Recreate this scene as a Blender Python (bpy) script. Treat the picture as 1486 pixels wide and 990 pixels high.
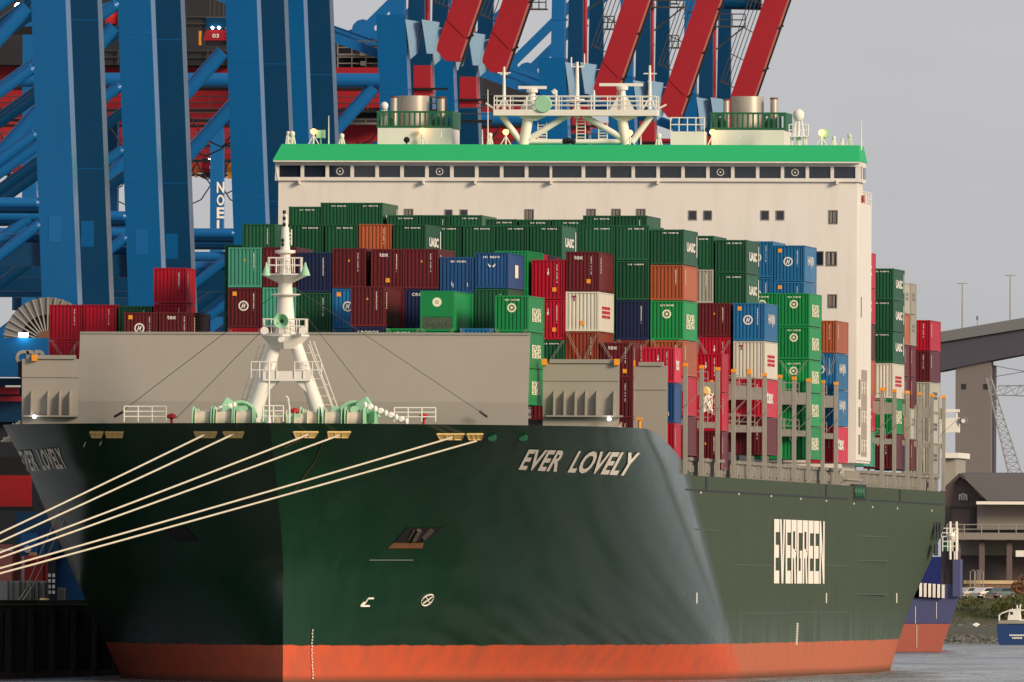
import bpy, bmesh, math, random
from mathutils import Vector, Matrix
random.seed(7)
sc = bpy.context.scene
COL = sc.collection
for o in list(bpy.data.objects): bpy.data.objects.remove(o)

# ------------------------------------------------------------------ camera
CAM = Vector((160.7, -1547.0, 6.7))          # low on the far bank, long lens towards the bow
F = 31926.0                                  # focal length in pixels of a 1486 px wide frame
PSI = math.atan(0.09343); PITCH = math.atan(360.0 / F); ROLL = 0.0042
_f0 = Vector((-math.sin(PSI), math.cos(PSI), 0)); _r0 = Vector((math.cos(PSI), math.sin(PSI), 0))
FW = (_f0 * math.cos(PITCH) + Vector((0, 0, math.sin(PITCH)))).normalized()
_u0 = _r0.cross(FW)
RT = (_r0 + _u0 * ROLL).normalized(); UP = (_u0 - _r0 * ROLL).normalized()
cd = bpy.data.cameras.new('camera'); cam = bpy.data.objects.new('camera', cd); COL.objects.link(cam)
cam.matrix_world = Matrix((( RT.x, UP.x, -FW.x, CAM.x), (RT.y, UP.y, -FW.y, CAM.y), (RT.z, UP.z, -FW.z, CAM.z), (0, 0, 0, 1)))
cd.sensor_width = 36; cd.lens = F / 1486 * 36; cd.clip_start = 10; cd.clip_end = 60000
sc.camera = cam
sc.render.resolution_x = 1024; sc.render.resolution_y = 682

# ------------------------------------------------------------------ sky, sun, exposure
SUN = Vector((0.78, -0.55, 0.33)).normalized()   # direction towards the low, veiled evening sun
w = bpy.data.worlds.new('World'); sc.world = w; w.use_nodes = True
nt = w.node_tree; nt.nodes.clear()
out = nt.nodes.new('ShaderNodeOutputWorld'); bg = nt.nodes.new('ShaderNodeBackground')
sky = nt.nodes.new('ShaderNodeTexSky'); sky.sky_type = 'NISHITA'; sky.sun_disc = False
sky.sun_elevation = math.asin(SUN.z); sky.sun_rotation = math.atan2(SUN.x, SUN.y)
hs = nt.nodes.new('ShaderNodeHueSaturation'); hs.inputs['Saturation'].default_value = 0.3
mx = nt.nodes.new('ShaderNodeMixRGB'); mx.inputs['Fac'].default_value = 0.88
tc = nt.nodes.new('ShaderNodeTexCoord'); mp = nt.nodes.new('ShaderNodeMapping'); mp.inputs['Scale'].default_value = (8, 8, 20)
nz = nt.nodes.new('ShaderNodeTexNoise'); nz.inputs['Scale'].default_value = 4.0; nz.inputs['Detail'].default_value = 4
cr = nt.nodes.new('ShaderNodeValToRGB')
cr.color_ramp.elements[0].position = 0.3; cr.color_ramp.elements[0].color = (1.60, 1.65, 1.79, 1)
cr.color_ramp.elements[1].position = 0.7; cr.color_ramp.elements[1].color = (1.98, 1.96, 2.09, 1)
nt.links.new(tc.outputs['Generated'], mp.inputs['Vector']); nt.links.new(mp.outputs[0], nz.inputs['Vector'])
nt.links.new(nz.outputs['Fac'], cr.inputs['Fac'])
nt.links.new(sky.outputs[0], hs.inputs['Color']); nt.links.new(hs.outputs[0], mx.inputs['Color1'])
nt.links.new(cr.outputs[0], mx.inputs['Color2']); nt.links.new(mx.outputs[0], bg.inputs['Color'])
bg.inputs['Strength'].default_value = 0.1
nt.links.new(bg.outputs[0], out.inputs['Surface'])
sd = bpy.data.lights.new('sun', 'SUN'); so = bpy.data.objects.new('sun', sd); COL.objects.link(so)
sd.energy = 1.5; sd.angle = math.radians(16); sd.color = (1.0, 0.81, 0.59)
so.rotation_euler = SUN.to_track_quat('Z', 'Y').to_euler(); so.location = (300, -300, 200)
sc.view_settings.view_transform = 'Standard'; sc.view_settings.look = 'None'
sc.view_settings.exposure = 1.3; sc.view_settings.gamma = 1

# ------------------------------------------------------------------ helpers
def at(px, py, Y):
    d = FW + RT * ((px - 743) / F) - UP * ((py - 495) / F)
    return CAM + d * ((Y - CAM.y) / d.y)
def atz(px, py, Z):
    d = FW + RT * ((px - 743) / F) - UP * ((py - 495) / F)
    return CAM + d * ((Z - CAM.z) / d.z)
ORG = {}
def link(o, parent=None):
    COL.objects.link(o)
    if parent is not None: o.parent = parent
    return o
def tag(o, label=None, cat=None, group=None, kind=None):
    if label: o['label'] = label
    if cat: o['category'] = cat
    if group: o['group'] = group
    if kind: o['kind'] = kind
    return o
def thing(name, label, cat, loc=(0, 0, 0), group=None):
    o = bpy.data.objects.new(name, None); o.empty_display_size = 0.5; link(o); o.location = loc
    ORG[o.name] = Vector(loc)
    return tag(o, label, cat, group)
class MB:
    def __init__(s): s.v = []; s.f = []; s.m = []; s.cur = 0; s.cut = []
    def add(s, vs, fs):
        b = len(s.v); s.v += [tuple(p) for p in vs]
        for q in fs: s.f.append(tuple(b + i for i in q)); s.m.append(s.cur)
        return s
    def nxt(s): s.cut.append(len(s.f)); return s      # the next shapes are a piece of their own
    def hexa(s, p):   # 8 points: bottom 4 ccw, top 4 ccw
        return s.add(p, [(3,2,1,0),(4,5,6,7),(0,1,5,4),(1,2,6,5),(2,3,7,6),(3,0,4,7)])
    def box(s, x0, x1, y0, y1, z0, z1):
        if x0 > x1: x0, x1 = x1, x0
        if y0 > y1: y0, y1 = y1, y0
        if z0 > z1: z0, z1 = z1, z0
        return s.hexa([(x0,y0,z0),(x1,y0,z0),(x1,y1,z0),(x0,y1,z0),(x0,y0,z1),(x1,y0,z1),(x1,y1,z1),(x0,y1,z1)])
    def bar(s, p, q, a, b=None, upv=(0, 0, 1)):   # rectangular bar p->q, a wide, b high
        p = Vector(p); q = Vector(q); b = b or a
        d = (q - p).normalized(); u = Vector(upv)
        if abs(d.dot(u)) > 0.98: u = Vector((0, 1, 0))
        sx = d.cross(u).normalized() * (a / 2); sy = sx.cross(d).normalized() * (b / 2)
        return s.hexa([p-sx-sy, p+sx-sy, p+sx+sy, p-sx+sy, q-sx-sy, q+sx-sy, q+sx+sy, q-sx+sy])
    def tube(s, p, q, r, r2=None, n=10, cap=True):
        p = Vector(p); q = Vector(q); r2 = r if r2 is None else r2
        d = (q - p).normalized(); u = Vector((0, 0, 1))
        if abs(d.dot(u)) > 0.95: u = Vector((0, 1, 0))
        a = d.cross(u).normalized(); b = a.cross(d)
        vs = []
        for c, rr in ((p, r), (q, r2)):
            for i in range(n):
                t = 2 * math.pi * i / n; vs.append(c + a * (rr * math.cos(t)) + b * (rr * math.sin(t)))
        fs = [(i, i + n, (i + 1) % n + n, (i + 1) % n) for i in range(n)]
        if cap: fs += [tuple(range(n)), tuple(range(2 * n - 1, n - 1, -1))]
        return s.add(vs, fs)
    def path(s, pts, r, n=6):
        pts = [Vector(p) for p in pts]; vs = []; m = len(pts)
        for k, p in enumerate(pts):
            d = (pts[min(k + 1, m - 1)] - pts[max(k - 1, 0)]).normalized(); u = Vector((0, 0, 1))
            if abs(d.dot(u)) > 0.95: u = Vector((0, 1, 0))
            a = d.cross(u).normalized(); b = a.cross(d)
            for i in range(n):
                t = 2 * math.pi * i / n; vs.append(p + a * (r * math.cos(t)) + b * (r * math.sin(t)))
        fs = []
        for k in range(m - 1):
            for i in range(n):
                fs.append((k*n+i, (k+1)*n+i, (k+1)*n+(i+1) % n, k*n+(i+1) % n))
        fs += [tuple(range(n)), tuple(range(m*n-1, (m-1)*n-1, -1))]
        return s.add(vs, fs)
    def lathe(s, c, prof, n=20, axis='z', cap=True):
        c = Vector(c); vs = []; m = len(prof)
        for r, h in prof:
            for i in range(n):
                t = 2 * math.pi * i / n; x, y = r * math.cos(t), r * math.sin(t)
                vs.append(c + (Vector((x, y, h)) if axis == 'z' else Vector((x, h, y)) if axis == 'y' else Vector((h, x, y))))
        fs = []
        for k in range(m - 1):
            for i in range(n): fs.append((k*n+i, k*n+(i+1) % n, (k+1)*n+(i+1) % n, (k+1)*n+i))
        if cap: fs += [tuple(range(n-1, -1, -1)), tuple(range((m-1)*n, m*n))]
        return s.add(vs, fs)
    def prism(s, pts, off):   # polygon (3d points) extruded by vector off
        n = len(pts); off = Vector(off); a = [Vector(p) for p in pts]; b = [p + off for p in a]
        return s.add(a + b, [tuple(range(n-1, -1, -1)), tuple(range(n, 2*n))] + [(i, (i+1) % n, (i+1) % n + n, i + n) for i in range(n)])
    def mesh(s, name, mats, o=(0, 0, 0), smooth=False):
        me = bpy.data.meshes.new(name); o = Vector(o)
        me.from_pydata([tuple(Vector(p) - o) for p in s.v], [], s.f)
        for mt in (mats if isinstance(mats, (list, tuple)) else [mats]): me.materials.append(mt)
        if any(s.m): me.polygons.foreach_set('material_index', s.m)
        if smooth: me.polygons.foreach_set('use_smooth', [True] * len(me.polygons))
        me.update()
        bm = bmesh.new(); bm.from_mesh(me); bmesh.ops.recalc_face_normals(bm, faces=bm.faces); bm.to_mesh(me); bm.free()
        return me
    def build(s, name, mats, parent=None, smooth=False, loc=None):
        if parent is not None and s.cut:
            first = None; cuts = sorted(set([0] + s.cut + [len(s.f)]))
            for a, b in zip(cuts[:-1], cuts[1:]):
                if a == b: continue
                ids = sorted({i for q in s.f[a:b] for i in q}); mp = {i: k for k, i in enumerate(ids)}
                q = MB(); q.v = [s.v[i] for i in ids]; q.f = [tuple(mp[i] for i in t) for t in s.f[a:b]]; q.m = s.m[a:b]
                ob = q.build(name, mats, parent, smooth); first = first or ob
            return first
        if parent is not None: o0 = ORG[parent.name]
        else: o0 = Vector(loc) if loc is not None else Vector((0, 0, 0))
        ob = bpy.data.objects.new(name, s.mesh(name, mats, o0, smooth)); link(ob, parent)
        if parent is None: ob.location = o0
        ORG[ob.name] = o0
        if smooth and hasattr(ob.data, 'set_sharp_from_angle'): ob.data.set_sharp_from_angle(angle=math.radians(40))
        return ob
def rail(mb, pts, h=1.0, r=0.03, step=2.0, mid=2):
    for a, b in zip(pts[:-1], pts[1:]):
        a = Vector(a); b = Vector(b); L = (b - a).length; n = max(1, int(round(L / step)))
        for i in range(n + 1):
            p = a.lerp(b, i / n); mb.tube(p, p + Vector((0, 0, h)), r, n=5)
        for k in range(1, mid + 1):
            z = Vector((0, 0, h * k / mid)); mb.tube(a + z, b + z, r, n=5)
def ladder(mb, p, q, w=0.5, side=(1, 0, 0), n=None, r=0.035):
    p = Vector(p); q = Vector(q); sd = Vector(side) * (w / 2)
    mb.tube(p - sd, q - sd, r, n=5); mb.tube(p + sd, q + sd, r, n=5)
    n = n or int((q - p).length / 0.6)
    for i in range(1, n): c = p.lerp(q, i / n); mb.tube(c - sd, c + sd, r * .8, n=4)
_TXT = {}
def text_verts(s, bold=0.0, shear=0.0, space=1.0, line=1.0):
    k = (s, bold, shear, space, line)
    if k in _TXT: return _TXT[k]
    cu = bpy.data.curves.new('t', 'FONT'); cu.body = s; cu.offset = bold; cu.shear = shear; cu.space_character = space; cu.space_line = line
    cu.resolution_u = 3; cu.align_x = 'LEFT'
    ob = bpy.data.objects.new('t', cu); COL.objects.link(ob)
    dg = bpy.context.evaluated_depsgraph_get(); me = ob.evaluated_get(dg).to_mesh()
    vs = [v.co.copy() for v in me.vertices]; fs = [tuple(p.vertices) for p in me.polygons]
    ob.evaluated_get(dg).to_mesh_clear(); bpy.data.objects.remove(ob); bpy.data.curves.remove(cu)
    x0 = min(v.x for v in vs); x1 = max(v.x for v in vs); y0 = min(v.y for v in vs); y1 = max(v.y for v in vs)
    vs = [((v.x - x0) / (x1 - x0), (v.y - y0) / (y1 - y0)) for v in vs]
    _TXT[k] = (vs, fs); return vs, fs
def text_on(mb, s, fn, **kw):      # fn maps (u, v) in the unit square to a point
    vs, fs = text_verts(s, **kw); mb.add([fn(u, v) for u, v in vs], fs)

# ------------------------------------------------------------------ materials
MAT = {}
def paint(name, col, rough=0.45, var=0.12, dirt=0.25, dirtcol=None, scale=0.35, spec=0.28, rnd=0.0, streak=False, metal=0.0, bump=0.0):
    m = bpy.data.materials.new(name); m.use_nodes = True; t = m.node_tree; p = t.nodes['Principled BSDF']
    N = t.nodes.new; L = t.links.new
    g = N('ShaderNodeTexCoord')
    mp = N('ShaderNodeMapping'); mp.inputs['Scale'].default_value = (1, 1, 0.12 if streak else 1)
    L(g.outputs['Object'], mp.inputs['Vector'])
    n1 = N('ShaderNodeTexNoise'); n1.inputs['Scale'].default_value = scale * 4; n1.inputs['Detail'].default_value = 6; n1.inputs['Roughness'].default_value = .65
    n2 = N('ShaderNodeTexNoise'); n2.inputs['Scale'].default_value = scale; n2.inputs['Detail'].default_value = 3
    L(mp.outputs[0], n1.inputs['Vector']); L(g.outputs['Object'], n2.inputs['Vector'])
    dc = dirtcol or tuple(c * 0.45 + 0.03 for c in col)
    r = N('ShaderNodeMapRange'); r.inputs['From Min'].default_value = .48; r.inputs['From Max'].default_value = .78; r.inputs['To Max'].default_value = dirt
    L(n1.outputs['Fac'], r.inputs['Value'])
    mi = N('ShaderNodeMixRGB'); mi.inputs['Color1'].default_value = (*col, 1); mi.inputs['Color2'].default_value = (*dc, 1)
    L(r.outputs[0], mi.inputs['Fac'])
    r2 = N('ShaderNodeMapRange'); r2.inputs['To Min'].default_value = 1 - var; r2.inputs['To Max'].default_value = 1 + var
    L(n2.outputs['Fac'], r2.inputs['Value'])
    h = N('ShaderNodeHueSaturation'); L(mi.outputs[0], h.inputs['Color'])
    if rnd:
        oi = N('ShaderNodeObjectInfo'); r3 = N('ShaderNodeMapRange'); r3.inputs['To Min'].default_value = 1 - rnd; r3.inputs['To Max'].default_value = 1 + rnd
        L(oi.outputs['Random'], r3.inputs['Value'])
        mu = N('ShaderNodeMath'); mu.operation = 'MULTIPLY'; L(r2.outputs[0], mu.inputs[0]); L(r3.outputs[0], mu.inputs[1]); L(mu.outputs[0], h.inputs['Value'])
    else: L(r2.outputs[0], h.inputs['Value'])
    L(h.outputs[0], p.inputs['Base Color'])
    rr = N('ShaderNodeMapRange'); rr.inputs['To Min'].default_value = rough * .8; rr.inputs['To Max'].default_value = min(1, rough * 1.25)
    L(n1.outputs['Fac'], rr.inputs['Value']); L(rr.outputs[0], p.inputs['Roughness'])
    p.inputs['Specular IOR Level'].default_value = spec; p.inputs['Metallic'].default_value = metal
    if bump:
        b = N('ShaderNodeBump'); b.inputs['Strength'].default_value = bump; b.inputs['Distance'].default_value = 0.1
        L(n2.outputs['Fac'], b.inputs['Height']); L(b.outputs[0], p.inputs['Normal'])
    MAT[name] = m; return m
def emit(name, col, st):
    m = bpy.data.materials.new(name); m.use_nodes = True; p = m.node_tree.nodes['Principled BSDF']
    p.inputs['Base Color'].default_value = (*col, 1); p.inputs['Emission Color'].default_value = (*col, 1); p.inputs['Emission Strength'].default_value = st
    MAT[name] = m; return m
paint('white', (.78, .74, .68), .5, .05, .22, (.45, .36, .26), .25, streak=True)
paint('whitep', (.80, .77, .70), .5, .03, .08)
paint('beige', (.335, .305, .262), .55, .05, .25, (.27, .24, .2), .2, streak=True)
paint('greydk', (.20, .19, .175), .55, .08, .3)
paint('greypost', (.31, .295, .26), .5, .08, .35, (.22, .17, .12))
paint('mint', (.33, .62, .40), .5, .08, .3, (.25, .3, .2))
paint('rope', (.62, .56, .44), .9, .12, .3, (.4, .34, .25), 2)
paint('wire', (.06, .055, .05), .6)
paint('yellow', (.85, .60, .24), .5, .1, .3, (.5, .3, .1), 1.0)
paint('orange', (.85, .33, .03), .5, .05, .1)
paint('roofgreen', (.022, .43, .155), .55, .04, .06)
paint('funnelgreen', (.02, .12, .06), .5)
paint('steel', (.52, .47, .40), .4, .1, .35, (.3, .22, .15), .8, metal=.4, streak=True)
paint('black', (.015, .015, .017), .5)
paint('darkin', (.03, .03, .035), .7)
paint('red', (.42, .015, .015), .45, .08, .2)
paint('anchorsteel', (.085, .068, .055), .7, .2, .4, None, 1.5)
paint('rust', (.17, .075, .035), .8, .2, .4, None, 1.5)
paint('blue', (.003, .10, .285), .25, .07, .16, (.01, .06, .16), .12, streak=True)
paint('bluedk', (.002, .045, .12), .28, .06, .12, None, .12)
paint('bluepale', (.20, .33, .47), .4, .06, .2, None, .3)  # sky reflection on the haunch faces put into a paler blue
paint('bluemid', (.007, .12, .34), .33, .06, .15, None, .12)
paint('cranered', (.36, .018, .028), .42, .08, .22, (.2, .02, .02), .2)
paint('craneredlt', (.46, .14, .12), .5)
paint('letters', (.88, .83, .75), .6, .03, .12, (.55, .5, .42), .5)
paint('lettersdim', (.5, .5, .5), .6, .03, .1)
paint('concrete', (.30, .29, .27), .85, .15, .35, None, .6)
paint('asphalt', (.06, .06, .06), .9, .15, .2)
emit('lampwarm', (1.0, .40, .09), 2.6); emit('lampwhite', (1, .95, .85), 8); emit('lampamber', (1, .5, .12), 10)
def glass():
    m = bpy.data.materials.new('window_glass'); m.use_nodes = True; p = m.node_tree.nodes['Principled BSDF']
    p.inputs['Base Color'].default_value = (.014, .019, .030, 1); p.inputs['Roughness'].default_value = .05; p.inputs['Specular IOR Level'].default_value = .8
    MAT['glass'] = m
glass()
def hullmat():
    m = bpy.data.materials.new('hull_paint'); m.use_nodes = True; t = m.node_tree; p = t.nodes['Principled BSDF']; N = t.nodes.new; L = t.links.new
    tc = N('ShaderNodeTexCoord'); sp = N('ShaderNodeSeparateXYZ'); L(tc.outputs['Object'], sp.inputs[0])
    mp = N('ShaderNodeMapping'); mp.inputs['Scale'].default_value = (.5, .35, .05); L(tc.outputs['Object'], mp.inputs['Vector'])
    n = N('ShaderNodeTexNoise'); n.inputs['Scale'].default_value = 1.0; n.inputs['Detail'].default_value = 8; n.inputs['Roughness'].default_value = .7; L(mp.outputs[0], n.inputs['Vector'])
    n2 = N('ShaderNodeTexNoise'); n2.inputs['Scale'].default_value = .5; n2.inputs['Detail'].default_value = 6; L(tc.outputs['Object'], n2.inputs['Vector'])
    n3 = N('ShaderNodeTexNoise'); n3.inputs['Scale'].default_value = .06; n3.inputs['Detail'].default_value = 3; L(tc.outputs['Object'], n3.inputs['Vector'])
    # green topsides, a little chalked and streaked
    g = N('ShaderNodeMixRGB'); g.inputs['Color1'].default_value = (.0045, .032, .0145, 1); g.inputs['Color2'].default_value = (.011, .048, .024, 1)
    mr = N('ShaderNodeMapRange'); mr.inputs['From Min'].default_value = .4; mr.inputs['From Max'].default_value = .75; mr.inputs['To Max'].default_value = .8
    L(n.outputs['Fac'], mr.inputs['Value']); L(mr.outputs[0], g.inputs['Fac'])
    # pale salt-bleached band just above the boot top along the flat side
    ba = N('ShaderNodeMapRange'); ba.inputs['From Min'].default_value = 5.6; ba.inputs['From Max'].default_value = 2.6; L(sp.outputs['Z'], ba.inputs['Value'])
    bm = N('ShaderNodeMath'); bm.operation = 'MULTIPLY'; L(ba.outputs[0], bm.inputs[0])
    ym = N('ShaderNodeMapRange'); ym.inputs['From Min'].default_value = 80; ym.inputs['From Max'].default_value = 120; ym.inputs['To Max'].default_value = .75; L(sp.outputs['Y'], ym.inputs['Value'])
    L(ym.outputs[0], bm.inputs[1])
    nn = N('ShaderNodeMapRange'); nn.inputs['From Min'].default_value = .35; nn.inputs['From Max'].default_value = .65; L(n.outputs['Fac'], nn.inputs['Value'])
    b2 = N('ShaderNodeMath'); b2.operation = 'MULTIPLY'; L(bm.outputs[0], b2.inputs[0]); L(nn.outputs[0], b2.inputs[1])
    # the flat side aft of the shoulder has the bank's dim reflection put into dull olive paint; the flare keeps its gloss
    yz = N('ShaderNodeMath'); yz.operation = 'MULTIPLY_ADD'; yz.inputs[1].default_value = 3.2; L(sp.outputs['Z'], yz.inputs[0]); L(sp.outputs['Y'], yz.inputs[2])
    ch = N('ShaderNodeMapRange'); ch.inputs['From Min'].default_value = 112; ch.inputs['From Max'].default_value = 119; L(yz.outputs[0], ch.inputs['Value'])
    ch2 = N('ShaderNodeMath'); ch2.operation = 'MULTIPLY'; ch2.inputs[1].default_value = .8; L(ch.outputs[0], ch2.inputs[0])
    g1 = N('ShaderNodeMixRGB'); g1.inputs['Color2'].default_value = (.054, .072, .036, 1); L(g.outputs[0], g1.inputs['Color1']); L(ch2.outputs[0], g1.inputs['Fac']); g = g1
    g2 = N('ShaderNodeMixRGB'); g2.inputs['Color2'].default_value = (.10, .15, .125, 1); L(g.outputs[0], g2.inputs['Color1']); L(b2.outputs[0], g2.inputs['Fac'])
    # red boot topping, worn
    r = N('ShaderNodeMixRGB'); r.inputs['Color1'].default_value = (.60, .105, .045, 1); r.inputs['Color2'].default_value = (.46, .10, .055, 1)
    m2 = N('ShaderNodeMapRange'); m2.inputs['From Min'].default_value = .42; m2.inputs['From Max'].default_value = .7; L(n2.outputs['Fac'], m2.inputs['Value']); L(m2.outputs[0], r.inputs['Fac'])
    wb = N('ShaderNodeMath'); wb.operation = 'MULTIPLY'; wb.inputs[1].default_value = .55; L(ch.outputs[0], wb.inputs[0])
    r0 = N('ShaderNodeMixRGB'); r0.inputs['Color2'].default_value = (.36, .17, .11, 1); L(r.outputs[0], r0.inputs['Color1']); L(wb.outputs[0], r0.inputs['Fac']); r = r0
    zz = N('ShaderNodeMath'); zz.operation = 'MULTIPLY_ADD'; zz.inputs[1].default_value = .25; L(n2.outputs['Fac'], zz.inputs[0]); L(sp.outputs['Z'], zz.inputs[2])
    st = N('ShaderNodeMapRange'); st.inputs['From Min'].default_value = 2.74; st.inputs['From Max'].default_value = 2.80; L(zz.outputs[0], st.inputs['Value'])
    c = N('ShaderNodeMixRGB'); L(st.outputs[0], c.inputs['Fac']); L(r.outputs[0], c.inputs['Color1']); L(g2.outputs[0], c.inputs['Color2'])
    # thin rust runs weeping down from fittings
    mp2 = N('ShaderNodeMapping'); mp2.inputs['Scale'].default_value = (1.2, 1.2, .05); L(tc.outputs['Object'], mp2.inputs['Vector'])
    n5 = N('ShaderNodeTexNoise'); n5.inputs['Scale'].default_value = 1.3; n5.inputs['Detail'].default_value = 4; L(mp2.outputs[0], n5.inputs['Vector'])
    ru = N('ShaderNodeMapRange'); ru.inputs['From Min'].default_value = .68; ru.inputs['From Max'].default_value = .8; ru.inputs['To Max'].default_value = .3; L(n5.outputs['Fac'], ru.inputs['Value'])
    c0 = N('ShaderNodeMixRGB'); c0.inputs['Color2'].default_value = (.10, .055, .03, 1); L(ru.outputs[0], c0.inputs['Fac']); L(c.outputs[0], c0.inputs['Color1']); c = c0
    # waterline grime
    wl = N('ShaderNodeMapRange'); wl.inputs['From Min'].default_value = .75; wl.inputs['From Max'].default_value = .2; wl.inputs['To Max'].default_value = .8; L(zz.outputs[0], wl.inputs['Value'])
    c2 = N('ShaderNodeMixRGB'); c2.inputs['Color2'].default_value = (.06, .05, .03, 1); L(wl.outputs[0], c2.inputs['Fac']); L(c.outputs[0], c2.inputs['Color1'])
    L(c2.outputs[0], p.inputs['Base Color'])
    rr = N('ShaderNodeMapRange'); rr.inputs['To Min'].default_value = .13; rr.inputs['To Max'].default_value = .24; p.inputs['Specular IOR Level'].default_value = .45; L(n2.outputs['Fac'], rr.inputs['Value'])
    r4 = N('ShaderNodeMath'); r4.operation = 'MULTIPLY_ADD'; r4.inputs[1].default_value = .42; L(ch.outputs[0], r4.inputs[0]); L(rr.outputs[0], r4.inputs[2])
    r5 = N('ShaderNodeMapRange'); r5.inputs['To Min'].default_value = .4; r5.inputs['To Max'].default_value = 0.0; L(st.outputs[0], r5.inputs['Value'])
    r6 = N('ShaderNodeMath'); r6.operation = 'ADD'; r6.use_clamp = True; L(r4.outputs[0], r6.inputs[0]); L(r5.outputs[0], r6.inputs[1]); L(r6.outputs[0], p.inputs['Roughness'])
    s4 = N('ShaderNodeMapRange'); s4.inputs['To Min'].default_value = .36; s4.inputs['To Max'].default_value = .26; L(ch.outputs[0], s4.inputs['Value'])
    s5 = N('ShaderNodeMapRange'); s5.inputs['To Min'].default_value = .35; s5.inputs['To Max'].default_value = 1.0; L(st.outputs[0], s5.inputs['Value'])
    s6 = N('ShaderNodeMath'); s6.operation = 'MULTIPLY'; L(s4.outputs[0], s6.inputs[0]); L(s5.outputs[0], s6.inputs[1]); L(s6.outputs[0], p.inputs['Specular IOR Level'])
    cb = N('ShaderNodeCombineXYZ'); L(sp.outputs['Y'], cb.inputs['X']); L(sp.outputs['Z'], cb.inputs['Y'])
    bk = N('ShaderNodeTexBrick'); bk.inputs['Scale'].default_value = 1.0; bk.inputs['Brick Width'].default_value = 11.0; bk.inputs['Row Height'].default_value = 2.45; bk.inputs['Mortar Size'].default_value = .035; bk.inputs['Mortar Smooth'].default_value = .5
    bk.inputs['Color1'].default_value = (.46, .46, .46, 1); bk.inputs['Color2'].default_value = (.54, .54, .54, 1); bk.inputs['Mortar'].default_value = (.2, .2, .2, 1)
    L(cb.outputs[0], bk.inputs['Vector'])
    ad = N('ShaderNodeMath'); ad.operation = 'MULTIPLY_ADD'; ad.inputs[1].default_value = .35; L(bk.outputs['Color'], ad.inputs[0]); L(n3.outputs['Fac'], ad.inputs[2])
    b = N('ShaderNodeBump'); b.inputs['Strength'].default_value = .12; b.inputs['Distance'].default_value = .05; L(ad.outputs[0], b.inputs['Height']); L(b.outputs[0], p.inputs['Normal'])
    MAT['hull'] = m
hullmat()
def watermat():
    m = bpy.data.materials.new('river_water'); m.use_nodes = True; t = m.node_tree; p = t.nodes['Principled BSDF']; N = t.nodes.new; L = t.links.new
    p.inputs['Base Color'].default_value = (.15, .155, .155, 1); p.inputs['Roughness'].default_value = .1; p.inputs['IOR'].default_value = 1.33
    tc = N('ShaderNodeTexCoord'); mp = N('ShaderNodeMapping'); mp.inputs['Scale'].default_value = (.5, .10, 1); L(tc.outputs['Object'], mp.inputs['Vector'])
    a = N('ShaderNodeTexNoise'); a.inputs['Scale'].default_value = 1.2; a.inputs['Detail'].default_value = 6; L(mp.outputs[0], a.inputs['Vector'])
    mq = N('ShaderNodeMapping'); mq.inputs['Scale'].default_value = (.07, .012, 1); L(tc.outputs['Object'], mq.inputs['Vector'])
    a2 = N('ShaderNodeTexNoise'); a2.inputs['Scale'].default_value = 1.0; a2.inputs['Detail'].default_value = 5; a2.inputs['Roughness'].default_value = .65; L(mq.outputs[0], a2.inputs['Vector'])
    b0 = N('ShaderNodeBump'); b0.inputs['Strength'].default_value = 1.0; b0.inputs['Distance'].default_value = 5.0; L(a2.outputs['Fac'], b0.inputs['Height'])
    rw = N('ShaderNodeMapRange'); rw.inputs['From Min'].default_value = .3; rw.inputs['From Max'].default_value = .7; rw.inputs['To Min'].default_value = .04; rw.inputs['To Max'].default_value = .4; L(a2.outputs['Fac'], rw.inputs['Value']); L(rw.outputs[0], p.inputs['Roughness'])
    b = N('ShaderNodeBump'); b.inputs['Strength'].default_value = .6; b.inputs['Distance'].default_value = 1.0; L(a.outputs['Fac'], b.inputs['Height']); L(b0.outputs[0], b.inputs['Normal']); L(b.outputs[0], p.inputs['Normal'])
    MAT['water'] = m
watermat()
# ------------------------------------------------------------------ ground, water, quay
def sheet(name, pts, z, mat, kind='structure'):
    mb = MB(); mb.add([(x, y, z) for x, y in pts], [tuple(range(len(pts)))])
    return tag(mb.build(name, MAT[mat]), kind=kind)
sheet('water', [(-9000, -2500), (9000, -2500), (9000, 1290), (-9000, 1290)], 0.0, 'water')
paint('earth', (.10, .095, .07), .95, .2, .4, None, .02)
mb = MB(); mb.add([(-30000, 1250, -1), (30000, 1250, -1), (30000, 1262, 1.5), (-30000, 1262, 1.5), (30000, 1302, 5.6), (-30000, 1302, 5.6), (30000, 50000, 5.6), (-30000, 50000, 5.6)],
                  [(0, 1, 2, 3), (3, 2, 4, 5), (5, 4, 6, 7)])
tag(mb.build('ground', MAT['earth']), kind='structure')
mb = MB(); mb.box(-1200, -25.6, -420, 900, -2, 5.4)
quay = tag(mb.build('quay', MAT['concrete']), kind='structure')
mb = MB()
for i in range(22):
    y = -30 + i * 14
    mb.box(-25.6, -24.6, y, y + 1.2, .5, 5.0)
fender = mb.build('fender', MAT['black'], quay); fender['kind'] = 'stuff'
ORG[quay.name] = Vector((0, 0, 0))
mb = MB(); mb.box(-25.9, -25.2, -420, 900, 5.41, 5.75); mb.build('kerb', MAT['greydk'], quay)

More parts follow.
